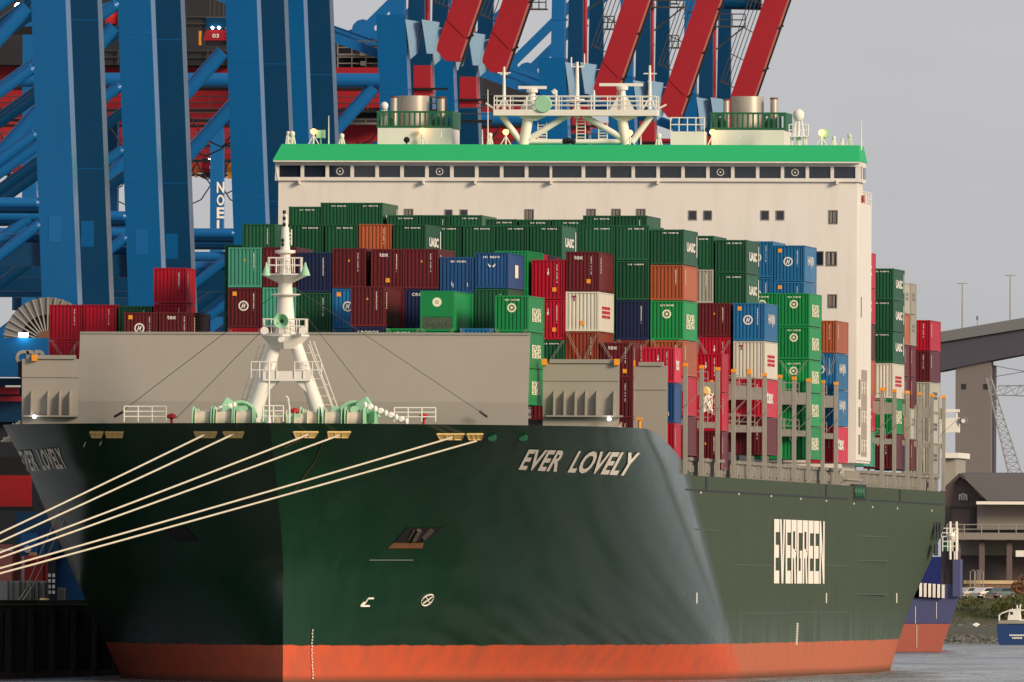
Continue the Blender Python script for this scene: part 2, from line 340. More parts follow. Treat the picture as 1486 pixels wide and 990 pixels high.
# ------------------------------------------------------------------ the ship: hull
ship = thing('container_ship', 'huge dark green container ship with red waterline moored bow first', 'container ship', (0, 0, 0))
HALF = 22.9
def Y0(z): return -10.0 * max(0.0, (z - 8) / 10.3) ** 1.4
def half(Y, z):
    zc = max(0, min(18.4, z)); k = zc / 18.3
    y0 = Y0(z); y1 = 112 - 3.5 * zc if zc < 15 else 59.5 - 19.5 * (zc - 15) / 3.3; pw = 1.75 + 2.3 * k ** 1.4
    t = max(0.0, min(1.0, (Y - y0) / (y1 - y0)))
    h = HALF * (1 - (1 - t) ** pw)
    if z < 12.5:
        hs = 22.9 - 4.9 * ((12.5 - z) / 12.5) ** 1.15
        yt = YT(z); ya = yt - 95
        s = max(0.0, min(1.0, (Y - ya) / (yt - ya)))
        h = min(h, HALF - (HALF - hs) * (.35 * s + .65 * s ** 5))
    return h
def YT(z): return 326.0 - 0.85 * max(0, 12.5 - z)
def ztop(Y):
    if Y < 31: return 18.3
    if Y > 68: return 15.15
    return 18.3 - 3.15 * ((Y - 31) / 37) ** 1.7
NU, NV = 150, 30
us = [(i / NU) for i in range(NU + 1)]
def grow(u): return .42 * u + .58 * u ** 2.6
vs = []; fs = []
for sgn in (1, -1):
    b = len(vs)
    for i, u in enumerate(us):
        g = grow(u); yd = -10 + g * 336; zt = ztop(yd)
        for j in range(NV + 1):
            z = -1.5 + (zt + 1.5) * (j / NV)
            y = Y0(z) + g * (YT(z) - Y0(z))
            vs.append((sgn * half(y, z), y, z))
    for i in range(NU):
        for j in range(NV):
            a = b + i * (NV + 1) + j; c = a + NV + 1
            fs.append((a, c, c + 1, a + 1) if sgn > 0 else (a, a + 1, c + 1, c))
mb = MB(); mb.add(vs, fs)
L0 = NU * (NV + 1); M = (NU + 1) * (NV + 1)
for j in range(NV): mb.f.append((L0 + j, M + L0 + j, M + L0 + j + 1, L0 + j + 1)); mb.m.append(0)
hull = mb.build('hull', MAT['hull'], ship, smooth=True)
# decks
def deck(name, ya, yb, z, mat):
    mb = MB(); n = 40; v = []
    for i in range(n + 1):
        y = ya + (yb - ya) * i / n; h = max(0, half(y, z) - .1); v += [(-h, y, z), (h, y, z)]
    mb.add(v, [(2*i, 2*i+1, 2*i+3, 2*i+2) for i in range(n)]); return mb.build(name, MAT[mat], ship)
paint('deckgreen', (.05, .12, .08), .7)
deck('forecastle_deck', -8.2, 44, 17.1, 'deckgreen'); deck('main_deck', 44, 325, 14.4, 'deckgreen')
mb = MB()      # hatch coamings that carry the stacks
mb.box(-12, 12, 24, 62, 14.4, 16.2); mb.nxt().box(-20.6, 20.6, 64, 219, 14.4, 16.2); mb.nxt().box(-20.6, 20.6, 240, 322, 14.4, 16.2)
mb.build('hatch_coaming', MAT['greydk'], ship)

# ship's names on the flare and the owner's name on the side
def onhull(Y, z, s=1, off=.07): return Vector((s * (half(Y, z) + off), Y - (off if Y < 60 else 0), z))
def findY(px, py, s=1):
    lo, hi = -9.5, 62.0
    best = None
    for i in range(700):
        Y = lo + (hi - lo) * i / 700; p = at(px, py, Y); d = s * p.x - half(Y, p.z); e = abs(d)
        if d < 0 and best is not None: return Y, p.z
        if best is None or e < best[0]: best = (e, Y, p.z)
    return best[1], best[2]
ya, za = findY(752, 683); yb, zb = findY(926, 690)
def quadmap(c, s):   # c: corners (Y,z) bl, br, tl, tr
    def fn(u, v):
        a = Vector(c[0]).lerp(Vector(c[1]), u); b = Vector(c[2]).lerp(Vector(c[3]), u); q = a.lerp(b, v)
        return onhull(q.x, q.y, s)
    return fn
cs = [findY(750, 682), findY(912, 691), findY(766, 652), findY(928, 657)]
def knots(p0, p1, s, n=12): return [findY(p0[0] + (p1[0] - p0[0]) * i / n, p0[1] + (p1[1] - p0[1]) * i / n, s) for i in range(n + 1)]
def kmap(bot, top, s, off=.07):      # letters keep an even pitch along the curved plating
    n = len(bot) - 1
    def fn(u, v):
        i = min(n - 1, int(u * n)); t = u * n - i
        a = Vector(bot[i]).lerp(Vector(bot[i + 1]), t); b = Vector(top[i]).lerp(Vector(top[i + 1]), t); q = a.lerp(b, v)
        return onhull(q.x, q.y, s, off)
    return fn
mb = MB(); text_on(mb, 'EVER  LOVELY', kmap(knots((750, 682), (910, 691), 1), knots((766, 652), (928, 657), 1), 1), bold=.03, shear=0.0, space=1.06)
ship_name = mb.build('ship_name', MAT['letters'], hull)
mir = [(c[0], c[1]) for c in cs]
# starboard: letters read aft to forward
ym = max(c[0] for c in cs); 
mb = MB(); text_on(mb, 'EVER  LOVELY', kmap(knots((37, 685), (101, 680), -1), knots((28, 655), (87, 650), -1), -1, .08), bold=.03, space=1.06)
mb.build('ship_name', MAT['letters'], hull)
def sidep(px, py, x=HALF + .06):
    lo, hi = 40.0, 330.0
    for _ in range(60):
        m = (lo + hi) / 2
        if at(px, py, m).x > x: lo = m
        else: hi = m
    p = at(px, py, (lo + hi) / 2); return p
pa = sidep(1123, 848); pb = sidep(1197, 847)
# block letters of the owner's name: tall heavy strokes
LET = {'E': [(0, 0, .3, 1), (.3, 0, 1, .2), (.3, .4, .92, .6), (.3, .8, 1, 1)],
       'N': None, 'V': None, 'R': None, 'G': [(0, 0, .3, 1), (.3, .8, 1, 1), (.3, 0, 1, .2), (.7, .2, 1, .52), (.52, .4, .7, .52)]}
def letter(mb, ch, fn):
    P = []
    if ch in ('E', 'G'): P = [[(a, b), (c, b), (c, d), (a, d)] for a, b, c, d in LET[ch]]
    elif ch == 'V': P = [[(0, 1), (.33, 1), (.55, .28), (.5, 0), (.33, 0)], [(.67, 1), (1, 1), (.67, 0), (.5, 0), (.55, .28)]]
    elif ch == 'R': P = [[(0, 0), (.3, 0), (.3, 1), (0, 1)], [(.3, .82), (1, .82), (1, 1), (.3, 1)], [(.7, .5), (1, .5), (1, .82), (.7, .82)], [(.3, .4), (.85, .4), (1, .5), (.3, .56)], [(.62, 0), (.95, 0), (.80, .4), (.5, .4)]]
    elif ch == 'N': P = [[(0, 0), (.28, 0), (.28, 1), (0, 1)], [(.72, 0), (1, 0), (1, 1), (.72, 1)], [(.28, 1), (.28, .62), (.72, 0), (.72, .38)]]
    for pl in P: mb.add([fn(u, v) for u, v in pl], [tuple(range(len(pl)))])
mb = MB(); W = 'EVERGREEN'; n = len(W)
zlo = at(1160, 847, (pa.y + pb.y) / 2).z; zhi = at(1160, 755, (pa.y + pb.y) / 2).z
for i, ch in enumerate(W):
    y0 = pa.y + (pb.y - pa.y) * i / n; dy = (pb.y - pa.y) / n
    letter(mb, ch, lambda u, v: Vector((HALF + .05, y0 + dy * (.04 + .90 * u), zlo + (zhi - zlo) * v)))
mb.build('owner_name', MAT['letters'], hull)
# bulb and thruster marks, draught figures, weld seams, scuffs
def hp(px, py, s=1, off=.06):
    Y, z = findY(px, py, s); return onhull(Y, z, s, off)
def stroke(mb, pts, w, s=1):
    for a, b in zip(pts[:-1], pts[1:]):
        p = hp(*a); q = hp(*b); mb.bar(p, q, w, .05, upv=(1, 0, 0))
mb = MB(); stroke(mb, [(522, 879.5), (535, 879.5)], .12); stroke(mb, [(527, 877), (532.5, 868.5), (540, 868.5)], .11)
mb.prism([hp(521, 878.5), hp(526, 878.5), hp(529.5, 873), hp(525, 874)], (.04, -.04, 0)); mb.build('bulb_mark', MAT['letters'], hull)
mb = MB(); ring = [(619 + 9 * math.cos(t) , 871 - 7 * math.sin(t) - 4 * math.cos(t)) for t in [i * math.pi / 8 for i in range(17)]]
stroke(mb, ring, .08); stroke(mb, [(612, 876), (626, 866)], .07); stroke(mb, [(616, 866), (622, 877)], .07); mb.build('thruster_mark', MAT['letters'], hull)
mb = MB()
for i in range(16):
    y = 915 + i * 4.6; x = 452 - 1.5 * math.sin(i / 15 * 3.1) + i * .05
    p = hp(x, y); mb.box(p.x - .02, p.x + .05, p.y - .09, p.y + .09, p.z - .07, p.z + .07)
for i in range(14):
    p = sidep(1158 - .1 * i, 905 + i * 2.3); mb.box(HALF, HALF + .06, p.y - .5, p.y + .5, p.z - .04, p.z + .04)
mb.build('draught_marks', MAT['letters'], hull)['kind'] = 'stuff'
paint('seam', (.07, .10, .075), .6)
mb = MB()
for (x0, y0, x1, y1) in [(1066, 820, 1120, 820.3), (1200, 821, 1233, 821), (1245, 812, 1336, 817), (1072, 891, 1232, 888), (1240, 861, 1330, 864), (1010, 769, 1045, 769), (1245, 776, 1340, 783), (1062, 842, 1066, 842)]:
    p = sidep(x0, y0); q = sidep(x1, y1); zz = (p.z + q.z) / 2
    mb.nxt().box(HALF - .02, HALF + .025, p.y, min(q.y, 262), zz - .05, zz + .05)
mb.nxt().bar(hp(533, 813), hp(598, 813), .1, .05, upv=(1, 0, 0))
mb.build('plate_seam', MAT['seam'], hull)
mb = MB()
for px, py in [(1012, 868), (1018, 715), (1073, 717), (1120, 720), (1163, 724), (1200, 727), (1240, 731), (1267, 736), (1303, 738), (1353, 741), (1200, 868), (1302, 868)]:
    p = sidep(px, py); h = .4 if py > 800 else .07
    mb.nxt().box(HALF, HALF + .05, p.y - .2, p.y + .2, p.z - h, p.z + h)
mb.build('load_marks', MAT['letters'], hull)
# black strips painting the shadow gap under the sheer and its vertical breaks
mb = MB()
mb.box(HALF - .1, HALF + .04, 66, 219, 14.02, 14.14); mb.nxt().box(HALF - .1, HALF + .04, 243, 323, 14.02, 14.14)
for px in (1026, 1200, 1307):
    p = sidep(px, 712); mb.nxt().box(HALF - .1, HALF + .05, p.y - .7, p.y + .7, 14.1, 15.1)
mb.build('sheer_gap', MAT['black'], hull)
mb = MB()
for px in (1357, 1361, 1365):
    p = sidep(px, 770); mb.nxt().box(HALF - .02, HALF + .06, p.y - .8, p.y + .8, p.z - .7, p.z + .7)
p = sidep(1359, 798); mb.nxt().box(HALF - .02, HALF + .06, p.y - 2, p.y + 2, p.z - .5, p.z + .5)
mb.build('stern_opening', MAT['black'], hull)
# anchor pocket: recessed parallelogram mouth with a rusty lip
mb = MB(); c = [hp(570, 787, off=.05), hp(612, 787, off=.05), hp(642, 766, off=.05), hp(589, 766, off=.05)]
mb.prism(c, (-.9, .7, 0)); mb.build('anchor_pocket', MAT['black'], hull)
mb = MB(); c = [hp(561, 796, off=.1), hp(610, 796, off=.1), hp(613, 788, off=.1), hp(570, 788, off=.1)]; mb.prism(c, (-.3, .25, 0)); mb.build('pocket_lip', MAT['rust'], hull)
mb = MB(); a = hp(596, 784, off=.12); b = hp(604, 769, off=.12); mb.bar(a, b, .35); mb.bar(hp(612, 782, off=.12), hp(624, 769, off=.12), .3); mb.bar(hp(590, 783, off=.12), hp(598, 770, off=.12), .12)
mb.build('anchor', MAT['anchorsteel'], hull)
# starboard anchor pocket
mb = MB(); q = [(Y, z) for Y, z in [findY(570, 787), findY(612, 787), findY(642, 766), findY(589, 766)]]
mb.prism([onhull(Y, z, -1, .05) for Y, z in q], (.9, .7, 0)); mb.build('anchor_pocket', MAT['black'], hull)

# fairleads in the bow: yellow plates, the warm light inside put into their colour
def fairlead(x0, x1, yc, s=1, h=8):
    f = MB(); k = 1 if s > 0 else -1
    def q(px, py, off): 
        Y, z = findY(px, py, s); return onhull(Y, z, s, off)
    c = [q(x0 + 3, yc + h / 2, .03), q(x1 - 3, yc + h / 2, .03), q(x1, yc - h / 2, .03), q(x0, yc - h / 2, .03)]
    f.prism(c, (0, -.03, 0)); fo = f.build('fairlead', MAT['yellow'], hull)
    f2 = MB()
    for a, b in zip(c, c[1:] + c[:1]): f2.tube(a, b, .05, n=6)
    for t in (.33, .66):
        a = c[0].lerp(c[1], t); b = c[3].lerp(c[2], t); f2.tube(a, b, .06, n=8)
    f2.build('fairlead_frame', MAT['yellow'], hull)
for x0, x1, s in [(131, 152, -1), (154, 181, -1), (285, 317, -1), (326, 357, -1), (424, 458, 1), (472, 505, 1), (633, 671, 1), (675, 700, 1)]:
    fairlead(x0, x1, 631 if x0 < 600 else 634, s)
mb = MB()
for px in (713, 758):
    p = hp(px, 635, off=0); mb.nxt().lathe(p, [(.28, -.3), (.34, -.1), (.22, -.12)], 12, 'y')
mb.build('mooring_pipe', MAT['funnelgreen'], hull)

# ------------------------------------------------------------------ breakwater and side screens
def plate_x(name, pl, pr, prof, thick, mat, parent):
    mb = MB()
    # prof: list of (dy, z) ; left/right x
    v = []
    for dy, z in prof: v += [(pl, prof[0][0] * 0 + dy, z), (pr, dy, z), (pr, dy + thick, z), (pl, dy + thick, z)]
    n = len(prof); f = []
    for i in range(n - 1):
        a = 4 * i; b = a + 4
        f += [(a, a+1, b+1, b), (a+1, a+2, b+2, b+1), (a+2, a+3, b+3, b+2), (a+3, a, b, b+3)]
    f += [(0, 3, 2, 1), (4*n-4, 4*n-3, 4*n-2, 4*n-1)]
    mb.add(v, f); return mb.build(name, mat, parent)
YB = 13.0
zt = at(440, 485.5, YB + 1.2).z; zk = at(440, 583, YB).z
xl = at(113, 560, YB).x; xr = at(766, 560, YB).x
bw = plate_x('breakwater', xl, xr, [(YB, 17.1), (YB, zk), (YB + 1.3, zt)], .35, MAT['beige'], ship)
mb = MB()
for i in range(14):
    x = xl + .6 + i * (xr - xl - 1.2) / 13; mb.nxt().box(x - .06, x + .06, YB + 1.7, YB + 3.4, 17.1, zt - .8)
mb.build('stiffener', MAT['beige'], bw)
mb = MB(); mb.box(xl, xr, YB + 1.22, YB + 1.72, zt + .004, zt + .16); mb.build('top_rail', MAT['greypost'], bw)
def screen(x0, x1, ytop, ybot, Y, ribs, extra=None):
    a = at(x0, ytop, Y); b = at(x1, ytop, Y); zb = min(at(x0, ybot, Y).z, 17.1)
    m = MB(); m.box(a.x, b.x, Y, Y + .5, zb, a.z); o = m.build('side_screen', MAT['beige'], ship)
    m = MB(); m.box(a.x + .5, b.x - .3, Y - .15, Y + .65, a.z + .003, a.z + .28); m.build('cap_plate', MAT['greypost'], o)
    m = MB(); zz = a.z - .22 * (a.z - zb); m.box(a.x + .02, b.x - .02, Y - .03, Y - .004, zz - .03, zz + .03); m.build('seam_bar', MAT['greydk'], o)
    for px in ribs:
        p = at(px, 585, Y); m = MB()
        m.prism([(p.x - .07, Y - .006, p.z - .9), (p.x - .07, Y - .006, p.z + .9), (p.x - .07, Y - .45, p.z + .5), (p.x - .07, Y - .55, p.z - .9)], (.14, 0, 0)); m.build('rib', MAT['beige'], o)
    if ribs:
        m = MB(); p = at(ribs[0], 604, Y); q = at(ribs[-1], 604, Y); m.box(p.x - .6, q.x + .6, Y - .6, Y - .006, p.z - .05, p.z + .06); m.build('shelf', MAT['greypost'], o)
    return o
s1 = screen(788, 898, 527, 612, 28.0, [805, 820, 836, 851, 867, 892])
s2 = screen(917, 968, 531, 690, 51.0, [])
s3 = screen(32, 115, 521, 612, 28.0, [47, 71, 88, 103])
mb = MB()
for px, py, Y in [(790, 526, 27.8), (895, 526, 27.8), (918, 528, 50.8), (50, 520, 27.8)]:
    p = at(px, py, Y); mb.nxt().box(p.x - .18, p.x + .18, p.y - .2, p.y + .2, p.z - .2, p.z + .25)
mb.build('post_cap', MAT['orange'], s1)
for px, py, Y in [(884, 608, 27.2), (50, 605, 27.2)]:
    p = at(px, py, Y); mb = MB(); mb.lathe(p, [(.05, -.15), (.13, 0), (.05, .1)], 10, 'y'); mb.build('deck_lamp', MAT['lampwhite'], s1)
# piles of net beside the screens
def netpile(px0, px1, py, Y):
    a = at(px0, py, Y); b = at(px1, py, Y); m = MB(); random.seed(3)
    for i in range(70):
        x = random.uniform(a.x, b.x); k = 1 - abs((x - a.x) / (b.x - a.x) * 2 - 1)
        m.path([(x + random.uniform(-.4, .4), Y + random.uniform(-.4, .4), 17.2 + random.random() * k * 1.7) for _ in range(4)], .06, 5)
    return tag(m.build('rope_pile', MAT['rope'], None), 'heap of tan knotted rope %s' % ('right of the flat grey screen with ribs' if px0 > 500 else 'below the leftmost grey screen on deck'), 'rope', 'rope heaps on the foredeck')
netpile(880, 914, 616, 28.5); netpile(8, 40, 614, 32)
p = at(928, 620, 40.0); mb = MB(); mb.tube((p.x, 40, 17.1), (p.x, 40, p.z + .5), .12, .1); mb.box(p.x - .2, p.x + .2, 39.8, 40.2, p.z + .5, p.z + .7); mb.build('bollard_post', MAT['orange'], ship)

# ------------------------------------------------------------------ foremast
YM = 1.5
mast = MB()
def A(px, py, Y=YM): return at(px, py, Y)
fm = MB(); fm.tube(A(366, 610), A(401, 493), .60, .46, 20); fmast = fm.build('foremast_leg', MAT['white'], ship, smooth=True)
# rename: the foremast is one part of the ship; its pieces are sub-parts
fmast.name = 'foremast'; ORG['foremast'] = Vector((0, 0, 0))
m = MB(); m.tube(A(464, 606), A(427, 493), .52, .44, 20); m.build('leg', MAT['white'], fmast, smooth=True)
m = MB(); a = A(383, 553); b = A(452, 553); m.box(a.x, b.x, YM - .7, YM + .7, a.z, a.z + .7)
for sx, x in ((1, a.x + .2), (-1, b.x - .2)):
    m.prism([(x, YM - .4, a.z - .004), (x + sx * .9, YM - .4, a.z - .004), (x - sx * .1, YM - .4, a.z - 1.0)], (0, .8, 0))
m.build('cross_beam', MAT['white'], fmast)
m = MB(); c = A(414, 488); m.lathe((c.x, YM, c.z), [(.9, -.9), (1.55, -.15), (1.7, 0), (1.7, .12), (.4, .13)], 8); m.build('platform', MAT['white'], fmast)
m = MB(); c0 = A(414, 487); c1 = A(414, 400); m.tube((c0.x, YM, c0.z), (c1.x, YM, c1.z), .74, .44, 24); m.build('column', MAT['white'], fmast, smooth=True)
m = MB(); c = A(414, 399); m.lathe((c.x, YM, c.z), [(.45, -.6), (1.6, -.05), (1.72, 0), (1.72, .07), (.3, .08)], 8)
c = A(414, 428); m.nxt().lathe((c.x, YM, c.z), [(.6, -.14), (1.08, 0), (1.08, .05), (.55, .1)], 8); m.build('platform', MAT['white'], fmast)
m = MB(); c0 = A(414, 399); c1 = A(414, 330); m.tube((c0.x, YM, c0.z), (c1.x, YM, c1.z), .42, .26, 14); c2 = A(414, 311); m.tube((c1.x, YM, c1.z), (c2.x, YM, c2.z), .2, .13, 10)
c = A(414, 365); m.lathe((c.x, YM, c.z), [(.3, -.25), (.72, -.1), (.72, .08), (.25, .12)], 16); m.build('top_pole', MAT['white'], fmast, smooth=True)
m = MB()
for py in (308, 317, 326, 349, 355):
    c = A(413 if py < 330 else 411, py); m.nxt().lathe((c.x, YM - .25, c.z), [(.1, -.13), (.13, 0), (.1, .13)], 8)
m.build('navigation_light', MAT['black'], fmast)
m = MB()
for (px, py, rr) in ((414, 398, 1.6), (414, 486, 1.55)):
    c = A(px, py); pts = []
    w2 = 1.15 if py < 450 else 1.5
    for q in ([(-w2, -w2 * .6), (w2, -w2 * .6), (w2, w2 * .6), (-w2, w2 * .6), (-w2, -w2 * .6)]): pts.append((c.x + q[0], YM + q[1], c.z + .1))
    m.nxt(); rail(m, pts, 1.05 if py < 450 else 1.0, .045, .65)
for px0, px1 in ((366, 403), (429, 468)):
    a = A(px0, 549); b = A(px1, 549); m.nxt(); rail(m, [(a.x, YM - .75, a.z), (b.x, YM - .75, b.z)], 1.15, .04, .7)
m.build('railing', MAT['white'], fmast)
m = MB(); ladder(m, A(357, 600, YM + 1.2), A(390, 500, YM + 1.2), .55); m.nxt(); ladder(m, A(480, 600, YM + 1.2), A(442, 500, YM + 1.2), .55)
m.nxt(); ladder(m, A(490, 600, YM + 1.5), A(452, 495, YM + 1.5), .3, n=5); m.nxt(); ladder(m, A(347, 600, YM + 1.5), A(380, 500, YM + 1.5), .3, n=5)
a = A(420, 356); b = A(420, 333); m.nxt(); ladder(m, (a.x, YM, a.z), (b.x, YM, b.z), .3, n=4, r=.05); m.build('ladder', MAT['white'], fmast)
def horn(px, py, r, tilt, name='horn'):
    c = A(px, py, YM - 1.3); m = MB()
    if tilt == 0: m.lathe(c, [(r * .2, .7), (r * .16, .3), (r * .38, -.2), (r, -.75), (r * .93, -.76), (r * .3, -.3), (r * .12, .1)], 20, 'y')
    else: m.lathe(c, [(r, -.35), (r * .8, -.1), (r * .3, .35), (.05, .6)], 16)
    m.build(name, MAT['mint'], fmast, smooth=True)
horn(409.5, 466, .54, 0)
m = MB(); c = A(409.5, 466.5, YM - 2.1); m.lathe(c, [(.12, -.03), (.12, .02)], 10, 'y'); m.build('horn_throat', MAT['black'], fmast)
horn(386.5, 393, .3, 1); horn(443, 393, .36, 1)
m = MB(); c = A(408, 493, YM - 1.6); m.lathe(c, [(.2, -.3), (.2, .3)], 10, 'y')
for px in (384, 440): c = A(px, 480, YM - 1.7); m.nxt().lathe(c, [(.28, -.25), (.28, .3)], 10, 'y')
m.build('searchlight', MAT['whitep'], fmast)
m = MB(); m.path([A(396, 430), A(168, 604, 12.2)], .022, 5); m.nxt().path([A(390, 470), A(256, 607, 9)], .02, 5)
m.nxt().path([A(428, 418), A(706, 604, 12.2)], .022, 5); m.nxt().path([A(430, 440), A(531, 570, 8)], .02, 5); m.build('stay_wire', MAT['wire'], fmast)
for (a, b) in (((696, 597), (707, 605)), ((178, 598), (166, 605))):
    m = MB(); m.tube(A(*a, 12.1), A(*b, 12.3), .09); m.build('stay_turnbuckle', MAT['black'], fmast)

# foredeck rails, windlasses, jackstaff
fr = MB()
for (x0, x1, y0, y1, Y) in [(180, 241, 590, 612, 6), (572, 632, 592, 612, 6), (382, 411, 589, 612, -3)]:
    a = A(x0, y1, Y); b = A(x1, y1, Y); h = A(x0, y0, Y).z - a.z; fr.nxt(); rail(fr, [a, b], h, .055, .9, 3)
fr.build('deck_railing', MAT['whitep'], ship)
m = MB(); a = A(390.5, 612, -5); b = A(390.5, 524, -5); m.tube((a.x, -5, 17), (b.x, -5, b.z), .09, .05); m.tube((a.x, -5, 17.3), (a.x, -5, 18.9), .28, .08, 8)
a = A(420, 612, -3); m.nxt().path([(a.x, -3, 17), A(420, 590, -3), A(418, 578, -3), A(415, 575, -3)], .07); m.build('jackstaff', MAT['whitep'], ship)
def windlass(x0, x1, Y, cover, flip=1):
    a = A(x0, 612, Y); b = A(x1, 612, Y); m = MB(); z0 = 17.1
    m.box(a.x, b.x, Y - .6, Y + 1.6, z0, z0 + .7); 
    for t in (.02, .3, .58, .82, .97): x = a.x + (b.x - a.x) * t; m.box(x - .1, x + .1, Y + .3, Y + 1.3, z0 + .3, z0 + 2.25)
    for t in (.45, .7): x = a.x + (b.x - a.x) * t; m.box(x - .25, x + .25, Y - .3, Y + .4, z0 + .7, z0 + 2.15); m.lathe((x, Y - .2, z0 + 2.2), [(.3, -.2), (.3, .2)], 10, 'y')
    wl = m.build('windlass', MAT['mint'], ship)
    for t in (.12, .42, .71):
        x = a.x + (b.x - a.x) * t; d = MB(); d.lathe((x, Y - .3, z0 + 1.5), [(.75, -.55), (.8, -.5), (.55, -.49), (.62, 0), (.55, .49), (.8, .5), (.75, .55)], 18, 'x'); d.build('rope_drum', MAT['rope'], wl, smooth=True)
        d = MB()
        for s in (-1, 1): d.nxt().lathe((x + s * .66, Y - .3, z0 + 1.5), [(.95, -.04), (.95, .04)], 18, 'x')
        d.build('drum_flange', MAT['mint'], wl)
    cx0 = A(cover[0], 600, Y + 2).x; cx1 = A(cover[1], 600, Y + 2).x; R = (cx1 - cx0) / 2; zc = A(cover[0], 600, Y + 2).z
    g = MB(); n = 12; arc = [(cx0 + R - R * math.cos(math.pi * i / n), Y + 2.0, zc - .3 + R * .98 * math.sin(math.pi * i / n)) for i in range(n + 1)]
    g.prism(arc, (0, .5, 0)); g.build('gear_cover', MAT['mint'], wl)
    g = MB(); arc2 = [(p[0], p[1] - .02, p[2]) for p in arc]; g.path([(p[0], p[1] - .1, p[2]) for p in arc], .14, 6); g.bar((cx0 + R * (1 + .5 * flip), Y + 1.6, zc + R * .8), (cx0 + R * (1 + 1.35 * flip), Y + 1.4, zc - .5), .5, .9); g.build('cover_rim', MAT['mint'], wl)
    return wl
windlass(283, 385, -1.0, (326, 372), -1)
windlass(438, 548, -1.0, (491, 537), 1)
m = MB()
for i in range(9): p = Vector(A(530, 588, -.5)).lerp(Vector(A(590, 612, -1)), i / 8); m.lathe(p, [(.16, -.14), (.26, 0), (.16, .14)], 8, 'y' if i % 2 else 'x')
m.nxt()
for i in range(7): p = Vector(A(340, 588, -.5)).lerp(Vector(A(300, 600, -1)), i / 6); m.lathe(p, [(.15, -.14), (.24, 0), (.15, .14)], 8, 'y' if i % 2 else 'x')
m.build('anchor_chain', MAT['letters'], ship)
m = MB()
for px, Y in ((407, -2), (438, -2)):
    c = A(px, 605, Y); m.nxt().lathe((c.x, Y, 18.45), [(.8, -.5), (.85, -.45), (.55, -.44), (.6, 0), (.55, .44), (.85, .45), (.8, .5)], 16, 'x')
m.build('mooring_drum', MAT['rope'], ship, smooth=True)
for px, py, nm in ((428, 598, 'ventilator_cap'), (615, 606, 'valve_wheel'), (249, 606, 'valve_wheel')):
    c = A(px, py, -2 if px == 428 else 9); m = MB(); m.lathe(c, [(.12, -.1), (.38, 0), (.3, .2), (.05, .3)], 12); m.tube((c.x, c.y, 17.1), c, .1); m.build(nm, MAT['red'], ship)
m = MB(); a = A(425, 612, -2); m.box(a.x - .9, a.x + .6, -2.5, -1.5, 17.1, 19.0); m.build('winch_base', MAT['mint'], ship)
# ------------------------------------------------------------------ deckhouse
YH = 221.0
def H(px, py, Y=YH): return at(px, py, Y)
hx0 = H(403, 400).x; hx1 = H(1243, 400).x; zr0 = H(820, 234).z; zr1 = H(820, 210, YH + .8).z; HD = 14.5
wz0 = H(820, 258).z; wz1 = H(820, 241).z
zt = H(1246, 294).z; WD = 6.0
m = MB(); m.box(hx0, hx1, YH + .25, YH + HD, 17.0, zt); m.box(hx0, hx1, YH + .25, YH + WD, zt, wz0 - .28); m.box(-21.5, 22.2, YH + .4, YH + HD - .2, 14.4, 17.0)
house = m.build('deckhouse', MAT['white'], ship)
# wheelhouse front: piers, sill and head between the windows
wins = [(405 + 36.15 * i, 31.2) for i in range(11)] + [(801, 43)] + [(849 + 36.1 * i, 31.4) for i in range(11)]
m = MB(); m.box(hx0 - .25, hx1 + .25, YH, YH + WD, wz0 - .28, wz0); m.box(hx0 - .25, hx1 + .25, YH, YH + WD, wz1, zr0)
edges = []
for px, wd in wins: edges.append((H(px, 250).x, H(px + wd, 250).x))
xs = [hx0 - .25] + [e for p in edges for e in p] + [hx1 + .25]
for a, b in zip(xs[0::2], xs[1::2]): m.box(a, b, YH, YH + .5, wz0, wz1)
m.build('wheelhouse_wall', MAT['white'], house)
random.seed(5)
paint('curtain', (.35, .30, .25), .8)
for i, (a, b) in enumerate(edges):
    m = MB(); m.box(a, b, YH + .18, YH + .24, wz0, wz1); g = m.build('bridge_window', MAT['glass'], house)
for i in (2, 6, 17, 20):
    a, b = edges[i]; m = MB(); cx = (a + b) / 2; cz = (wz0 + wz1) / 2
    m.path([(cx + .27 * math.cos(t), YH + .15, cz + .27 * math.sin(t)) for t in [k * math.pi / 8 for k in range(17)]], .035, 5); m.lathe((cx, YH + .15, cz), [(.07, -.02), (.07, .02)], 8, 'y')
    m.build('clear_view_screen', MAT['whitep'], house)
m = MB(); m.box(hx0 + .2, hx1 - .2, YH + 3.2, YH + 3.4, wz0 - .2, wz1); m.build('wheelhouse_interior', MAT['darkin'], house)
# side windows of the wheelhouse (port)
for k in range(2):
    m = MB(); y = YH + 1.0 + k * 2.5; m.box(hx1 + .255, hx1 + .275, y, y + 2.2, wz0, wz1); m.build('bridge_window', MAT['glass'], house)
# green visor roof
m = MB(); o = .75; xa, xb = H(397, 234).x, H(1249, 234).x; xc_, xd = H(408, 210).x, H(1245, 210).x
m.hexa([(xa, YH - o, zr0), (xb, YH - o, zr0), (xb, YH + WD + 1.2, zr0), (xa, YH + WD + 1.2, zr0), (xc_, YH + .5, zr1), (xd, YH + .5, zr1), (xd, YH + WD, zr1), (xc_, YH + WD, zr1)])
m.build('visor_roof', MAT['roofgreen'], house)
m = MB(); m.box(xa + .05, xb - .05, YH - o + .02, YH + .4, zr0 - .12, zr0 - .003); m.build('roof_soffit', MAT['white'], house)
